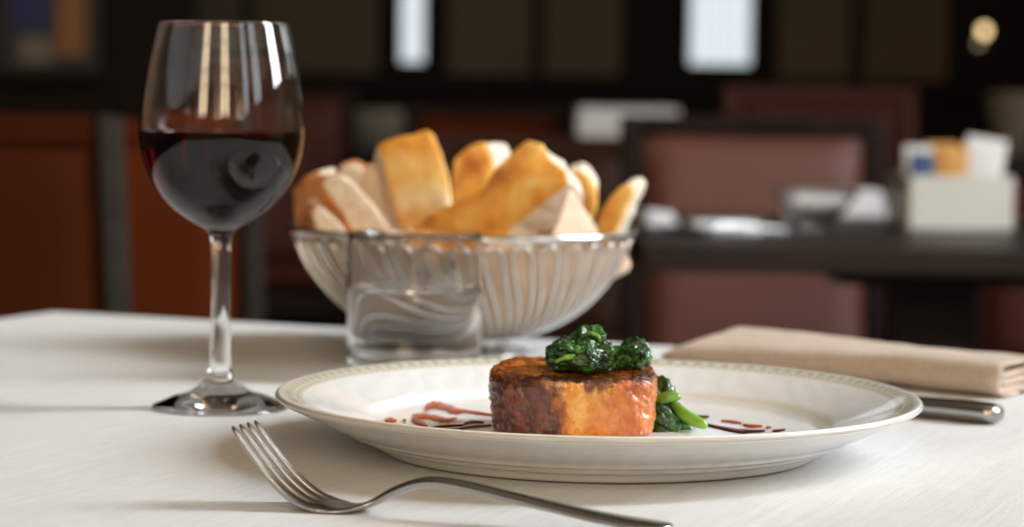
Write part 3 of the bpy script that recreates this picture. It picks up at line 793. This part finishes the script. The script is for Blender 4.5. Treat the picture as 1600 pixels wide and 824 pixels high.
# ------------------------------------------------------------------ bread
def bread(name, px_out, y, thick, n, label, mode, crust, noise_amp=0.0018, seed=0.0):
    """px_out: outline of the broad face in the upright plane at distance y; n: direction the slab runs away from the face"""
    out = [at_y(px, py, y) for px, py in px_out]
    for _ in range(3):
        out = [q for i in range(len(out)) for q in (out[i]*0.86 + out[(i+1) % len(out)]*0.14, out[i]*0.14 + out[(i+1) % len(out)]*0.86)]; n = Vector(n).normalized()
    c = sum(out, Vector())/len(out)
    base = Vector((c.x, c.y, min(p.z for p in out))); root = empty(name, base); tag(root, label, 'bread', 'pieces of bread in the wire basket')
    m = len(out); V, F = [], []
    fn = Vector((0,-1,0))
    def ringset(scales):
        rows = []
        for s, d in scales:
            row = []
            for p in out:
                q = c + (p-c)*s + n*(thick*d)
                q = q + (p-c).normalized()*noise_amp*fbm(q, 70, 3, seed) + fn*noise_amp*0.9*fbm(q, 55, 2, seed+5)
                row.append(q-base)
            rows.append(row)
        return rows
    def skin(rows, cap0=True, cap1=True):
        V, F = [], []
        for r in rows: V += r
        for k in range(len(rows)-1):
            for i in range(m):
                j = (i+1) % m; F.append((k*m+i, k*m+j, (k+1)*m+j, (k+1)*m+i))
        if cap0:
            V.append(sum(rows[0], Vector())/m); a = len(V)-1; F += [(a, (i+1) % m, i) for i in range(m)]
        if cap1:
            V.append(sum(rows[-1], Vector())/m); a = len(V)-1; o = (len(rows)-1)*m; F += [(a, o+i, o+(i+1) % m) for i in range(m)]
        return V, F
    face = [(0.25,0),(0.5,0),(0.75,0),(0.92,0.005),(0.985,0.04)]
    back = [(0.985,0.96),(0.92,1.0),(0.6,1.0),(0.3,1.0)]
    if mode == 'face':          # golden top crust on the broad face, crumb behind
        mesh('crumb', *skin(ringset([(0.3,0.10),(0.9,0.10),(0.965,0.13),(0.985,0.25),(0.985,0.5),(0.985,0.8)]+back[1:])), M['crumb'], root)
        mesh('crust', *skin(ringset([(0.9,0.16),(0.97,0.16)][:0]+[(0.93,0.18),(0.985,0.17),(1.0,0.10),(0.992,0.045),(0.955,0.008),(0.85,-0.02),(0.6,-0.05),(0.3,-0.055)]), cap0=False), crust, root)
    else:                       # a slice: crumb faces with a crust running round it
        mesh('crumb', *skin(ringset(face[:3]+[(0.93,0.01),(0.955,0.06),(0.955,0.5),(0.955,0.94),(0.92,1.0),(0.6,1.0),(0.3,1.0)])), M['crumb'], root)
        mesh('crust', *skin(ringset([(0.93,0.03),(0.975,0.02),(1.0,0.06),(1.01,0.3),(1.01,0.7),(1.0,0.95),(0.965,0.985),(0.93,0.97)]), cap0=False, cap1=False), crust, root)
    return root
G, Bn = M['crust_gold'], M['crust_brown']
y0 = BD
bread('bread_chunk', [(590,221),(630,208),(668,202),(678,212),(694,245),(706,300),(712,345),(700,400),(640,425),(628,360),(606,270)], y0+0.000, 0.026, (-0.25,0.9,-0.30), 'tall golden chunk of toasted bread standing upright in the basket', 'face', M['crust_chunk'], seed=1)
bread('bread_chunk', [(703,252),(722,233),(745,223),(758,224),(766,250),(772,300),(770,400),(706,400)], y0+0.035, 0.022, (0.65,0.75,0.05), 'smaller golden chunk of bread behind the tall upright one', 'face', G, seed=2)
bread('flatbread', [(634,362),(680,328),(735,306),(768,272),(802,232),(826,217),(846,226),(862,250),(878,266),(884,284),(846,312),(800,345),(775,385),(770,420),(660,420)], y0-0.048, 0.026, (0.62,0.62,-0.42), 'large golden flatbread wedge with pale crumb at the basket front', 'face', G, 0.0026, seed=3)
bread('bread_slice', [(502,284),(512,272),(530,268),(546,276),(580,312),(612,358),(618,420),(580,420),(545,350)], y0-0.020, 0.028, (-0.72,0.62,-0.25), 'brown-crusted white bread slice leaning at the left of the basket', 'rim', Bn, 0.001, seed=4)
bread('bread_slice', [(486,330),(494,320),(510,328),(540,356),(560,410),(530,420),(500,370)], y0-0.028, 0.020, (-0.45,0.85,-0.1), 'small white bread slice low at the left rim of the basket', 'rim', Bn, 0.001, seed=5)
bread('bread_slice', [(524,275),(532,256),(550,250),(566,258),(580,285),(584,400),(530,400)], y0+0.052, 0.016, (0.2,0.9,-0.1), 'pale bread slice at the back left with a rounded top', 'rim', Bn, 0.001, seed=6)
bread('bread_slice', [(566,275),(574,256),(592,251),(608,257),(616,290),(616,400),(572,400)], y0+0.028, 0.016, (0.25,0.9,-0.1), 'pale bread slice tucked behind the tall golden chunk', 'rim', Bn, 0.001, seed=7)
bread('bread_roll', [(456,318),(462,292),(478,275),(494,268),(504,280),(506,330),(512,380),(478,385),(462,350)], y0+0.008, 0.030, (0.25,0.85,0.1), 'golden bread end at the far left of the basket', 'face', Bn, 0.0014, seed=8)
bread('bread_chunk', [(880,282),(892,270),(908,268),(924,277),(934,296),(934,322),(926,350),(915,395),(885,395)], y0+0.020, 0.018, (0.05,0.9,0.35), 'small golden bread piece behind the raised cloth corner', 'face', G, 0.0014, seed=9)
bread('bread_stick', [(936,332),(950,312),(966,293),(980,290),(988,300),(980,322),(966,352),(950,392),(925,398),(930,360)], y0+0.002, 0.016, (0.60,0.6,0.38), 'rightmost narrow piece of toasted bread jutting over the basket rim', 'face', G, 0.0016, seed=10)

# ------------------------------------------------------------------ folded napkin
NF0 = at_z(1034, 562, TZ+0.002); NDIR = Vector((0.735,-0.678,0)).normalized(); NPER = Vector((0.678,0.735,0)).normalized()
nk = empty('folded_napkin', NF0, math.atan2(NDIR.y, NDIR.x)); nk.location.z = TZ
tag(nk, 'beige woven cloth napkin folded into a long roll behind the plate', 'napkin')
NLEN, NW = 0.232, 0.070
def hgt(u, v):                  # height of the roll at u along, v across (0 front .. 1 back)
    hb = 0.0178 - 0.0020*u + 0.0006*math.sin(u*7); hf = 0.0095 + 0.0085*min(1, u*1.3)
    return hf + (hb-hf)*v
def nsec(u):                    # outer sheet: bottom front -> up the front -> top -> back -> bottom
    pts = [(0.020,0.0012),(0.006,0.0012),(0.0008,0.004),(0.0,hgt(u,0)*0.55),(0.003,hgt(u,0)*0.86),(0.010,hgt(u,0.1)),(0.024,hgt(u,0.3)+0.0004),(0.045,hgt(u,0.62)),(0.060,hgt(u,0.9)),(0.067,hgt(u,1)*0.88),(0.070,hgt(u,1)*0.55),(0.068,0.004),(0.060,0.0012),(0.040,0.0012)]
    return spline(pts, 4)
rows = []
for i in range(41):
    u = i/40; sec = nsec(u)
    lead = 0.010*max(0,(0.12-u)/0.12)
    rows.append([(u*NLEN + 0.0006*math.sin(v*90), v + 0.0005*fbm((u*3, v*20, 1), 2, 2), z*(0.55 + 0.45*min(1,u/0.05)**0.7) + 0.0009 + 0.0006*fbm((u*6, v*30, 4), 1.5, 2)) for v, z in sec])
mesh('outer_fold', *strip_solid(rows, 0.0016), M['napkin'], nk)
def layer(pts, u0, u1, name='inner_fold'):
    rows = []
    for i in range(25):
        u = u0 + (u1-u0)*i/24
        k = hgt(u,0)/0.0215
        rows.append([(u*NLEN, v, z*k) for v, z in spline(pts, 5)])
    mesh(name, *strip_solid(rows, 0.0036), M['napkin'], nk)
layer([(0.064,0.0048),(0.044,0.0044),(0.024,0.0050),(0.010,0.0046),(0.0048,0.0050)], 0.3, 0.990)
layer([(0.064,0.0098),(0.046,0.0094),(0.030,0.0103),(0.016,0.0094),(0.0058,0.0100)], 0.3, 0.984)
layer([(0.062,0.0160),(0.044,0.0150),(0.028,0.0158),(0.014,0.0142),(0.0075,0.0150)], 0.3, 0.987)

# ------------------------------------------------------------------ knife
KE = at_z(1564, 664, TZ); KD = Vector((-0.80, 0.60, 0)).normalized()
kn = empty('table_knife', KE, math.atan2(KD.y, KD.x)); tag(kn, 'polished steel table knife lying between plate and napkin', 'knife')
def flat_sweep(st, n=20, ex=3.0):
    """stations (u, z centre, half width, half thickness[, y])"""
    V, F = [], []
    for q in st:
        u, z, w_, h_ = q[:4]; yy = q[4] if len(q) > 4 else 0.0
        for k in range(n):
            a = 2*PI*k/n; c, s = math.cos(a), math.sin(a); rr = (abs(c)**ex+abs(s)**ex)**(-1/ex)
            V.append((u, yy + w_*rr*c, z + h_*rr*s))
    m = len(st)
    for i in range(m-1):
        for k in range(n):
            k2 = (k+1) % n; F.append((i*n+k, i*n+k2, (i+1)*n+k2, (i+1)*n+k))
    F.append(tuple(range(n))[::-1]); F.append(tuple(range((m-1)*n, m*n)))
    return V, F
hst = spline([(0.0,0.0048,0.0030,0.0018),(0.0012,0.0050,0.0062,0.0036),(0.004,0.0052,0.0083,0.0048),(0.010,0.0053,0.0090,0.0051),(0.030,0.0053,0.0086,0.0051),(0.060,0.0050,0.0074,0.0047),(0.085,0.0044,0.0064,0.0040),(0.095,0.0044,0.0062,0.0040)],4)
mesh('handle', *flat_sweep(hst, 24, 2.6), M['steel'], kn)
bst = spline([(0.094,0.0040,0.0060,0.0022),(0.100,0.0036,0.0085,0.0011),(0.130,0.0030,0.0098,0.0009),(0.170,0.0024,0.0098,0.0008),(0.190,0.0022,0.0075,0.0007,0.002),(0.203,0.0022,0.0015,0.0005,0.005)],4)
mesh('blade', *flat_sweep(bst, 16, 1.6), M['steel'], kn)

# ------------------------------------------------------------------ fork
FDIR = Vector((-0.92, 0.39, 0)).normalized(); FLAT = Vector((0.39, 0.92, 0)).normalized()
FT0 = at_z(494, 802, TZ) + FLAT*0.0095
fk = empty('table_fork', FT0, math.atan2(FDIR.y, FDIR.x)); tag(fk, 'steel four-tined fork lying in front of the plate, tines up', 'fork')
FPR = spline([(0.0375,0.0312),(0.0290,0.0214),(0.0195,0.0114),(0.0100,0.0044),(0.0,0.0013),(-0.010,0.0012),(-0.019,0.0038),(-0.028,0.0088),(-0.038,0.0128),(-0.047,0.0140),(-0.060,0.0130),(-0.085,0.0095),(-0.110,0.0062),(-0.132,0.0044),(-0.146,0.0040)],8)
def fz(u):
    for (a, za), (b, zb) in zip(FPR[:-1], FPR[1:]):
        if b <= u <= a: return zb + (za-zb)*(u-b)/(a-b) if a > b else za
    return FPR[0][1] if u > FPR[0][0] else FPR[-1][1]
def fsweep(st, n=16, ex=2.4):
    """stations (u, half width, half thickness, lateral) swept along the fork's bent centre line"""
    V, F = [], []
    for u, w_, h_, l in st:
        du = 0.0025; t = Vector((2*du, 0, fz(u+du)-fz(u-du))).normalized(); nn = Vector((-t.z, 0, t.x))
        c0 = Vector((u, l, fz(u)))
        for k in range(n):
            a = 2*PI*k/n; c, s = math.cos(a), math.sin(a); rr = (abs(c)**ex+abs(s)**ex)**(-1/ex)
            V.append(c0 + Vector((0, w_*rr*c, 0)) + nn*(h_*rr*s))
    m = len(st)
    for i in range(m-1):
        for k in range(n):
            k2 = (k+1) % n; F.append((i*n+k, (i+1)*n+k, (i+1)*n+k2, i*n+k2))
    F.append(tuple(range(n))); F.append(tuple(range((m-1)*n, m*n))[::-1])
    return V, F
hs = spline([(0.0068,0.0106,0.0004,0),(0.003,0.0114,0.0010,0),(-0.003,0.0111,0.0012,0),(-0.009,0.0098,0.0012,0),(-0.015,0.0072,0.0013,0),(-0.021,0.0046,0.0015,0),(-0.028,0.0034,0.0018,0),(-0.040,0.0031,0.0021,0),(-0.060,0.0036,0.0020,0),(-0.090,0.0050,0.0018,0),(-0.116,0.0068,0.0017,0),(-0.130,0.0074,0.0017,0),(-0.136,0.0062,0.0017,0),(-0.1385,0.0040,0.0015,0),(-0.1395,0.0010,0.0008,0)],5)
mesh('handle', *fsweep(hs, 24, 2.6), M['steel'], fk)
for l in (-1.5, -0.5, 0.5, 1.5):
    lr, lt = l*0.0063, l*0.0059
    ts = [(-0.007,0.0012,0.0005,lr*0.8),(-0.002,0.0021,0.0009,lr),(0.008,0.0021,0.0012,lr),(0.018,0.0020,0.0012,(lr+lt)/2),(0.028,0.0017,0.0011,lt),(0.0345,0.0013,0.0009,lt),(0.0362,0.0009,0.0006,lt),(0.0370,0.0003,0.0003,lt)]
    mesh('tine', *fsweep(spline(ts, 5), 20, 5.0), M['steel'], fk)

# ------------------------------------------------------------------ chairs
def chair(loc, rotz, fabric, frame, label, wd=0.44, top=0.88, back_z=0.46, lean=0.10, group='upholstered dining chairs', pad_in=0.035, rail=None, pw=0.018):
    """faces local -y; backrest at local y=0"""
    r = empty('dining_chair', loc, rotz); tag(r, label, 'chair', group)
    hw = wd/2; dp = 0.43
    def ly(z): return lean*max(0, z-0.45)/0.45
    for s in (-1, 1):
        P = [(s*(hw-0.018), 0.0, 0.0), (s*(hw-0.018), 0.0, 0.45), (s*(hw-0.018), ly(top), top)]
        V, F = [], []
        for x, y, z in P:
            V += [(x-pw,y-0.016,z),(x+pw,y-0.016,z),(x+pw,y+0.016,z),(x-pw,y+0.016,z)]
        for k in range(2):
            for i in range(4): F.append((k*4+i, k*4+(i+1)%4, (k+1)*4+(i+1)%4, (k+1)*4+i))
        F += [(3,2,1,0),(8,9,10,11)]
        bevel(mesh('back_post', V, F, frame, r, smooth=False), 0.006)
        part_box('leg', (s*(hw-0.02)-0.018, s*(hw-0.02)+0.018, -dp, -dp+0.036, 0, 0.41), frame, r)
    part_box('top_rail', (-hw+0.036, hw-0.036, ly(top)-0.018, ly(top)+0.018, top-0.03, top), rail or frame, r)
    part_box('seat_frame', (-hw+0.036, hw-0.036, -dp+0.01, -0.0, 0.36, 0.42), frame, r)
    def pad(c0, c1, name):
        # pillow-shaped pad between two opposite corners
        n = 14; V, F = [], []
        for side in (-1, 1):
            for i in range(n+1):
                for j in range(n+1):
                    u, v = i/n*2-1, j/n*2-1
                    e = (max(0,1-abs(u)**8)*max(0,1-abs(v)**8))**0.4
                    if name == 'backrest':
                        z = c0[2] + (c1[2]-c0[2])*(v+1)/2
                        V.append((c0[0]+(c1[0]-c0[0])*(u+1)/2, ly(z) + side*0.032*e, z))
                    else:
                        V.append((c0[0]+(c1[0]-c0[0])*(u+1)/2, c0[1]+(c1[1]-c0[1])*(v+1)/2, c0[2] + 0.03 + side*0.03*e))
        o = (n+1)**2
        for i in range(n):
            for j in range(n):
                a = i*(n+1)+j; q = (a, a+n+1, a+n+2, a+1)
                F.append(q); F.append(tuple(x+o for x in q[::-1]))
        mesh(name, V, F, fabric, r)
    pad((-hw+pad_in, 0, back_z), (hw-pad_in, 0, top-0.028), 'backrest')
    pad((-hw+0.005, -dp-0.01, 0.42), (hw-0.005, -0.03, 0.48), 'seat')
    return r
def chair_at(pxr, pyt, y, side, rotz, wd, fabric, frame, label, **kw):
    """the chair whose back's right (side=1) or left (-1) outer edge shows at pixel pxr, its top at pyt"""
    p = at_y(pxr, pyt, y); d = Matrix.Rotation(rotz, 3, 'Z') @ Vector((side*wd/2, 0, 0))
    kw.setdefault('top', p.z)
    return chair((p.x-d.x, p.y-d.y, 0), rotz, fabric, frame, label, wd=wd, **kw)
chair_at(228, 182, 2.35, 1, math.radians(20), 0.46, M['terracotta'], M['taupe_wood'], 'terracotta upholstered chair with taupe posts at the left edge', lean=0.11, rail=M['terracotta'], pw=0.014)
chair_at(424, 190, 2.95, 1, math.radians(12), 0.44, M['rust'], M['taupe_wood'], 'rust orange chair half hidden behind the wine glass', lean=0.08, rail=M['rust'], pw=0.013)
chair_at(1398, 186, 3.75, 1, math.radians(3), 0.42, M['mauve'], M['chair_wood'], 'mauve brown chair behind the dark wooden table', lean=0.07)
chair_at(1008, 216, 4.45, 1, math.radians(-6), 0.40, M['brown_wood'], M['brown_wood'], 'walnut wooden chair showing between bread basket and mauve chair', lean=0.05)
chair_at(900, 166, 5.9, 1, math.radians(4), 0.42, M['rust'], M['chair_wood'], 'far rust red chair above the bread', lean=0.08)
chair_at(1445, 138, 5.4, 1, math.radians(5), 0.44, M['brick_red'], M['brick_red'], 'dim brick red chair behind the mauve one', lean=0.08)
chair_at(1508, 250, 4.1, -1, math.radians(-8), 0.44, M['brick_red'], M['chair_wood'], 'dark red chair at the right edge behind the sugar holder', lean=0.08, top=0.80)
chair_at(560, 136, 6.3, 1, math.radians(6), 0.44, M['brick_red'], M['chair_wood'], 'dim red chair far behind the wine glass', lean=0.08)

# ------------------------------------------------------------------ dark wooden table with a place setting
def plain_table(x0, x1, y0_, y1_, m, label, cloth=None, thick=0.022, name='dining_table'):
    r = empty(name, ((x0+x1)/2, (y0_+y1_)/2, 0)); tag(r, label, 'table', 'other restaurant tables')
    hx, hy = (x1-x0)/2, (y1_-y0_)/2
    part_box('tabletop', (-hx, hx, -hy, hy, TZ-thick, TZ), m, r, 0.003)
    part_box('apron', (-hx+0.24, hx-0.24, -hy+0.24, hy-0.24, TZ-thick-0.03, TZ-thick), m, r)
    part_box('pedestal', (-0.05, 0.05, -0.05, 0.05, 0.03, TZ-thick-0.03), m, r)
    part_box('base', (-0.26, 0.26, -0.26, 0.26, 0, 0.03), m, r)
    return r
ta = at_z(1003, 384, TZ)
plain_table(ta.x, ta.x+0.74, ta.y, ta.y+0.72, M['dark_wood'], 'dark wooden table with sugar holder and cutlery on the right', thick=0.028)
# sugar packet holder
sp = at_z(1484, 356, TZ)
sh = empty('packet_holder', (sp.x, sp.y, TZ), 0.12); tag(sh, 'white square ceramic holder for sugar packets on the dark table', 'holder')
hw_ = 0.064
mesh('bottom', *box(-hw_, hw_, -0.04, 0.04, 0, 0.005), M['white_ceramic'], sh, smooth=False)
for nm, b, mm in (('side_wall', (-hw_-0.004,-hw_,-0.044,0.044,0,0.066), 'cream_ceramic'), ('side_wall', (hw_,hw_+0.004,-0.044,0.044,0,0.066), 'white_ceramic'),
              ('front_wall', (-hw_,hw_,-0.044,-0.040,0,0.066), 'white_ceramic'), ('back_wall', (-hw_,hw_,0.040,0.044,0,0.066), 'white_ceramic')):
    part_box(nm, b, M[mm], sh, 0.0015)
def packet(i, x, y, wdt, z1, m, label, tilt):
    V, F = [], []
    n = 6
    for side in (-1, 1):
        for a in range(n+1):
            for c in range(n+1):
                u, v = a/n*2-1, c/n
                e = max(0, 1-u**4)*max(0, 1-(2*v-1)**4)
                V.append((u*wdt/2, side*(0.0004+0.0045*e), v*z1))
    o = (n+1)**2
    for a in range(n):
        for c in range(n):
            k = a*(n+1)+c; q = (k, k+n+1, k+n+2, k+1); F.append(q); F.append(tuple(t+o for t in q[::-1]))
    R = Matrix.Rotation(0.12, 3, 'Z'); p = R @ Vector((x, y, 0))
    ob = mesh('sugar_packet', V, F, m, loc=(sp.x+p.x, sp.y+p.y, TZ+0.006), rotz=0.12); ob.rotation_euler[1] = tilt
    tag(ob, label, 'sugar packet', 'packets in the holder')
packet(0, -0.046, -0.028, 0.030, 0.088, M['blue_paper'], 'dark blue packet in the white holder', 0.0)
packet(1, -0.046, 0.000, 0.036, 0.096, M['white_paper'], 'white packet behind the dark blue one in the holder', 0.03)
packet(2, -0.010, -0.026, 0.042, 0.098, M['amber_paper'], 'amber brown packet in the middle of the holder', 0.02)
packet(3, 0.026, -0.022, 0.050, 0.104, M['white_paper'], 'front white packet standing at the right of the holder', 0.10)
packet(4, 0.030, -0.004, 0.052, 0.108, M['white_paper'], 'second white packet at the right of the holder', 0.14)
packet(5, 0.032, 0.016, 0.052, 0.106, M['white_paper'], 'rear white packet at the right of the holder', 0.18)
packet(6, -0.008, 0.012, 0.040, 0.100, M['amber_paper'], 'second amber packet behind the first in the holder', -0.02)
# folded white napkins and cutlery
def white_napkin(px, py, wdt, dep, hh, label, rz=0.0):
    p = at_z(px, py, TZ); r = empty('folded_napkin', (p.x, p.y, TZ), rz); tag(r, label, 'napkin', 'white napkins on the dark table')
    for k in range(3):
        z0 = hh*k/3; sh_ = 0.002*k
        b = mesh('napkin_layer', *box(-wdt/2+sh_, wdt/2-sh_, -dep/2+sh_, dep/2-sh_, z0, z0+hh/3-0.0004), M['white_linen'], r, smooth=False); bevel(b, min(0.004, hh/8), 3)
white_napkin(1302, 338, 0.135, 0.08, 0.036, 'thick folded white napkin on the dark table beside the mauve chair', -0.05)
white_napkin(1130, 362, 0.085, 0.07, 0.012, 'thin folded white napkin near the front edge of the dark table', 0.1)
white_napkin(1022, 350, 0.040, 0.08, 0.016, 'small folded white napkin at the left end of the dark table', 0.2)
def spoon(px, py, rz, label):
    p = at_z(px, py, TZ); r = empty('spoon', (p.x, p.y, TZ), rz); tag(r, label, 'spoon', 'spoons on the dark table')
    mesh('spoon_bowl', *place(([(v[0], v[1], v[2]) for v in lathe(spline([(0,0.0012),(0.010,0.002),(0.018,0.0065),(0.0185,0.0075),(0.0165,0.0068),(0.009,0.0036),(0,0.0028)],3), 32)[0]], lathe(spline([(0,0.0012),(0.010,0.002),(0.018,0.0065),(0.0185,0.0075),(0.0165,0.0068),(0.009,0.0036),(0,0.0028)],3), 32)[1]), (0,0,0)), M['chrome'], r)
    mesh('handle', *flat_sweep(spline([(0.017,0.0065,0.003,0.0012),(0.04,0.010,0.0028,0.0014),(0.08,0.007,0.0045,0.0013),(0.125,0.003,0.007,0.0012),(0.13,0.003,0.003,0.001)],4)), M['chrome'], r)
spoon(1060, 362, 0.3, 'leftmost shiny spoon on the dark table')
spoon(1092, 366, 0.5, 'second shiny spoon from the left on the dark table')
spoon(1212, 355, 2.4, 'shiny spoon beside the glass dish on the dark table')
# glass dish
gd_ = at_z(1275, 362, TZ)
gl = mesh('glass_dish', *lathe(spline([(0,0.0005),(0.022,0.0005),(0.024,0.002),(0.018,0.006),(0.026,0.016),(0.042,0.034),(0.050,0.048),(0.0485,0.048),(0.040,0.034),(0.023,0.017),(0.010,0.010),(0,0.009)],4), 48), M['glass'], loc=(gd_.x, gd_.y, TZ))
tag(gl, 'small clear footed glass dish on the dark table', 'glass dish')
# farther tables
# serving table under a short white cloth, left of the mauve chair
s0, s1 = at_y(906, 168, 5.6), at_y(1062, 168, 5.6); sw = (s1.x-s0.x)/2; sz = s0.z
st_ = empty('serving_table', ((s0.x+s1.x)/2, 5.6+0.2, 0)); tag(st_, 'narrow serving table with a dark base far behind the bread basket', 'table', 'other restaurant tables')
part_box('tabletop', (-sw+0.004, sw-0.004, -0.19, 0.19, sz-0.03, sz-0.004), M['dark_wood'], st_)
for sx in (-1, 1):
    for sy in (-1, 1): part_box('leg', (sx*(sw-0.03)-0.015, sx*(sw-0.03)+0.015, sy*0.16-0.015, sy*0.16+0.015, 0, sz-0.03), M['dark_wood'], st_)
part_box('shelf', (-sw+0.02, sw-0.02, -0.17, 0.17, 0.25, 0.27), M['dark_wood'], st_)
cl = mesh('table_runner', *join(box(-sw, sw, -0.197, 0.197, -0.004, 0.0), box(-sw, sw, -0.197, -0.193, -0.068, -0.004), box(-sw, sw, 0.193, 0.197, -0.068, -0.004)), M['white_linen'], smooth=False, loc=((s0.x+s1.x)/2, 5.8, sz))
tag(cl, 'short bluish white cloth on the far serving table', 'cloth')
# far dark table with a wide bowl
tc = at_y(480, 222, 6.6)
plain_table(tc.x-0.1, tc.x+0.52, 6.6, 7.3, M['dark_wood'], 'far dark table behind the bread basket')
def vessel(name, px, py_top, y, rad, label, m, cat):
    p = at_y(px, py_top, y); h = p.z - TZ
    o = mesh(name, *lathe(spline([(0,0.001),(rad*0.45,0.001),(rad*0.50,0.004),(rad*0.72,h*0.35),(rad*0.97,h*0.92),(rad,h),(rad*0.97,h),(rad*0.68,h*0.4),(rad*0.4,0.02),(0,0.016)],4), 48), m, loc=(p.x, y, TZ)); tag(o, label, cat)
vessel('serving_bowl', 585, 176, 6.85, 0.175, 'wide dim grey bowl on the far table behind the basket', M['cream_ceramic'], 'bowl')
td = at_y(1520, 186, 6.9)
plain_table(td.x, td.x+0.6, 6.9, 7.5, M['dark_wood'], 'farthest dark table at the right edge')
vessel('serving_bowl', 1582, 150, 7.1, 0.075, 'tall dim beige bowl on the farthest table at the right edge', M['cream_ceramic'], 'bowl')
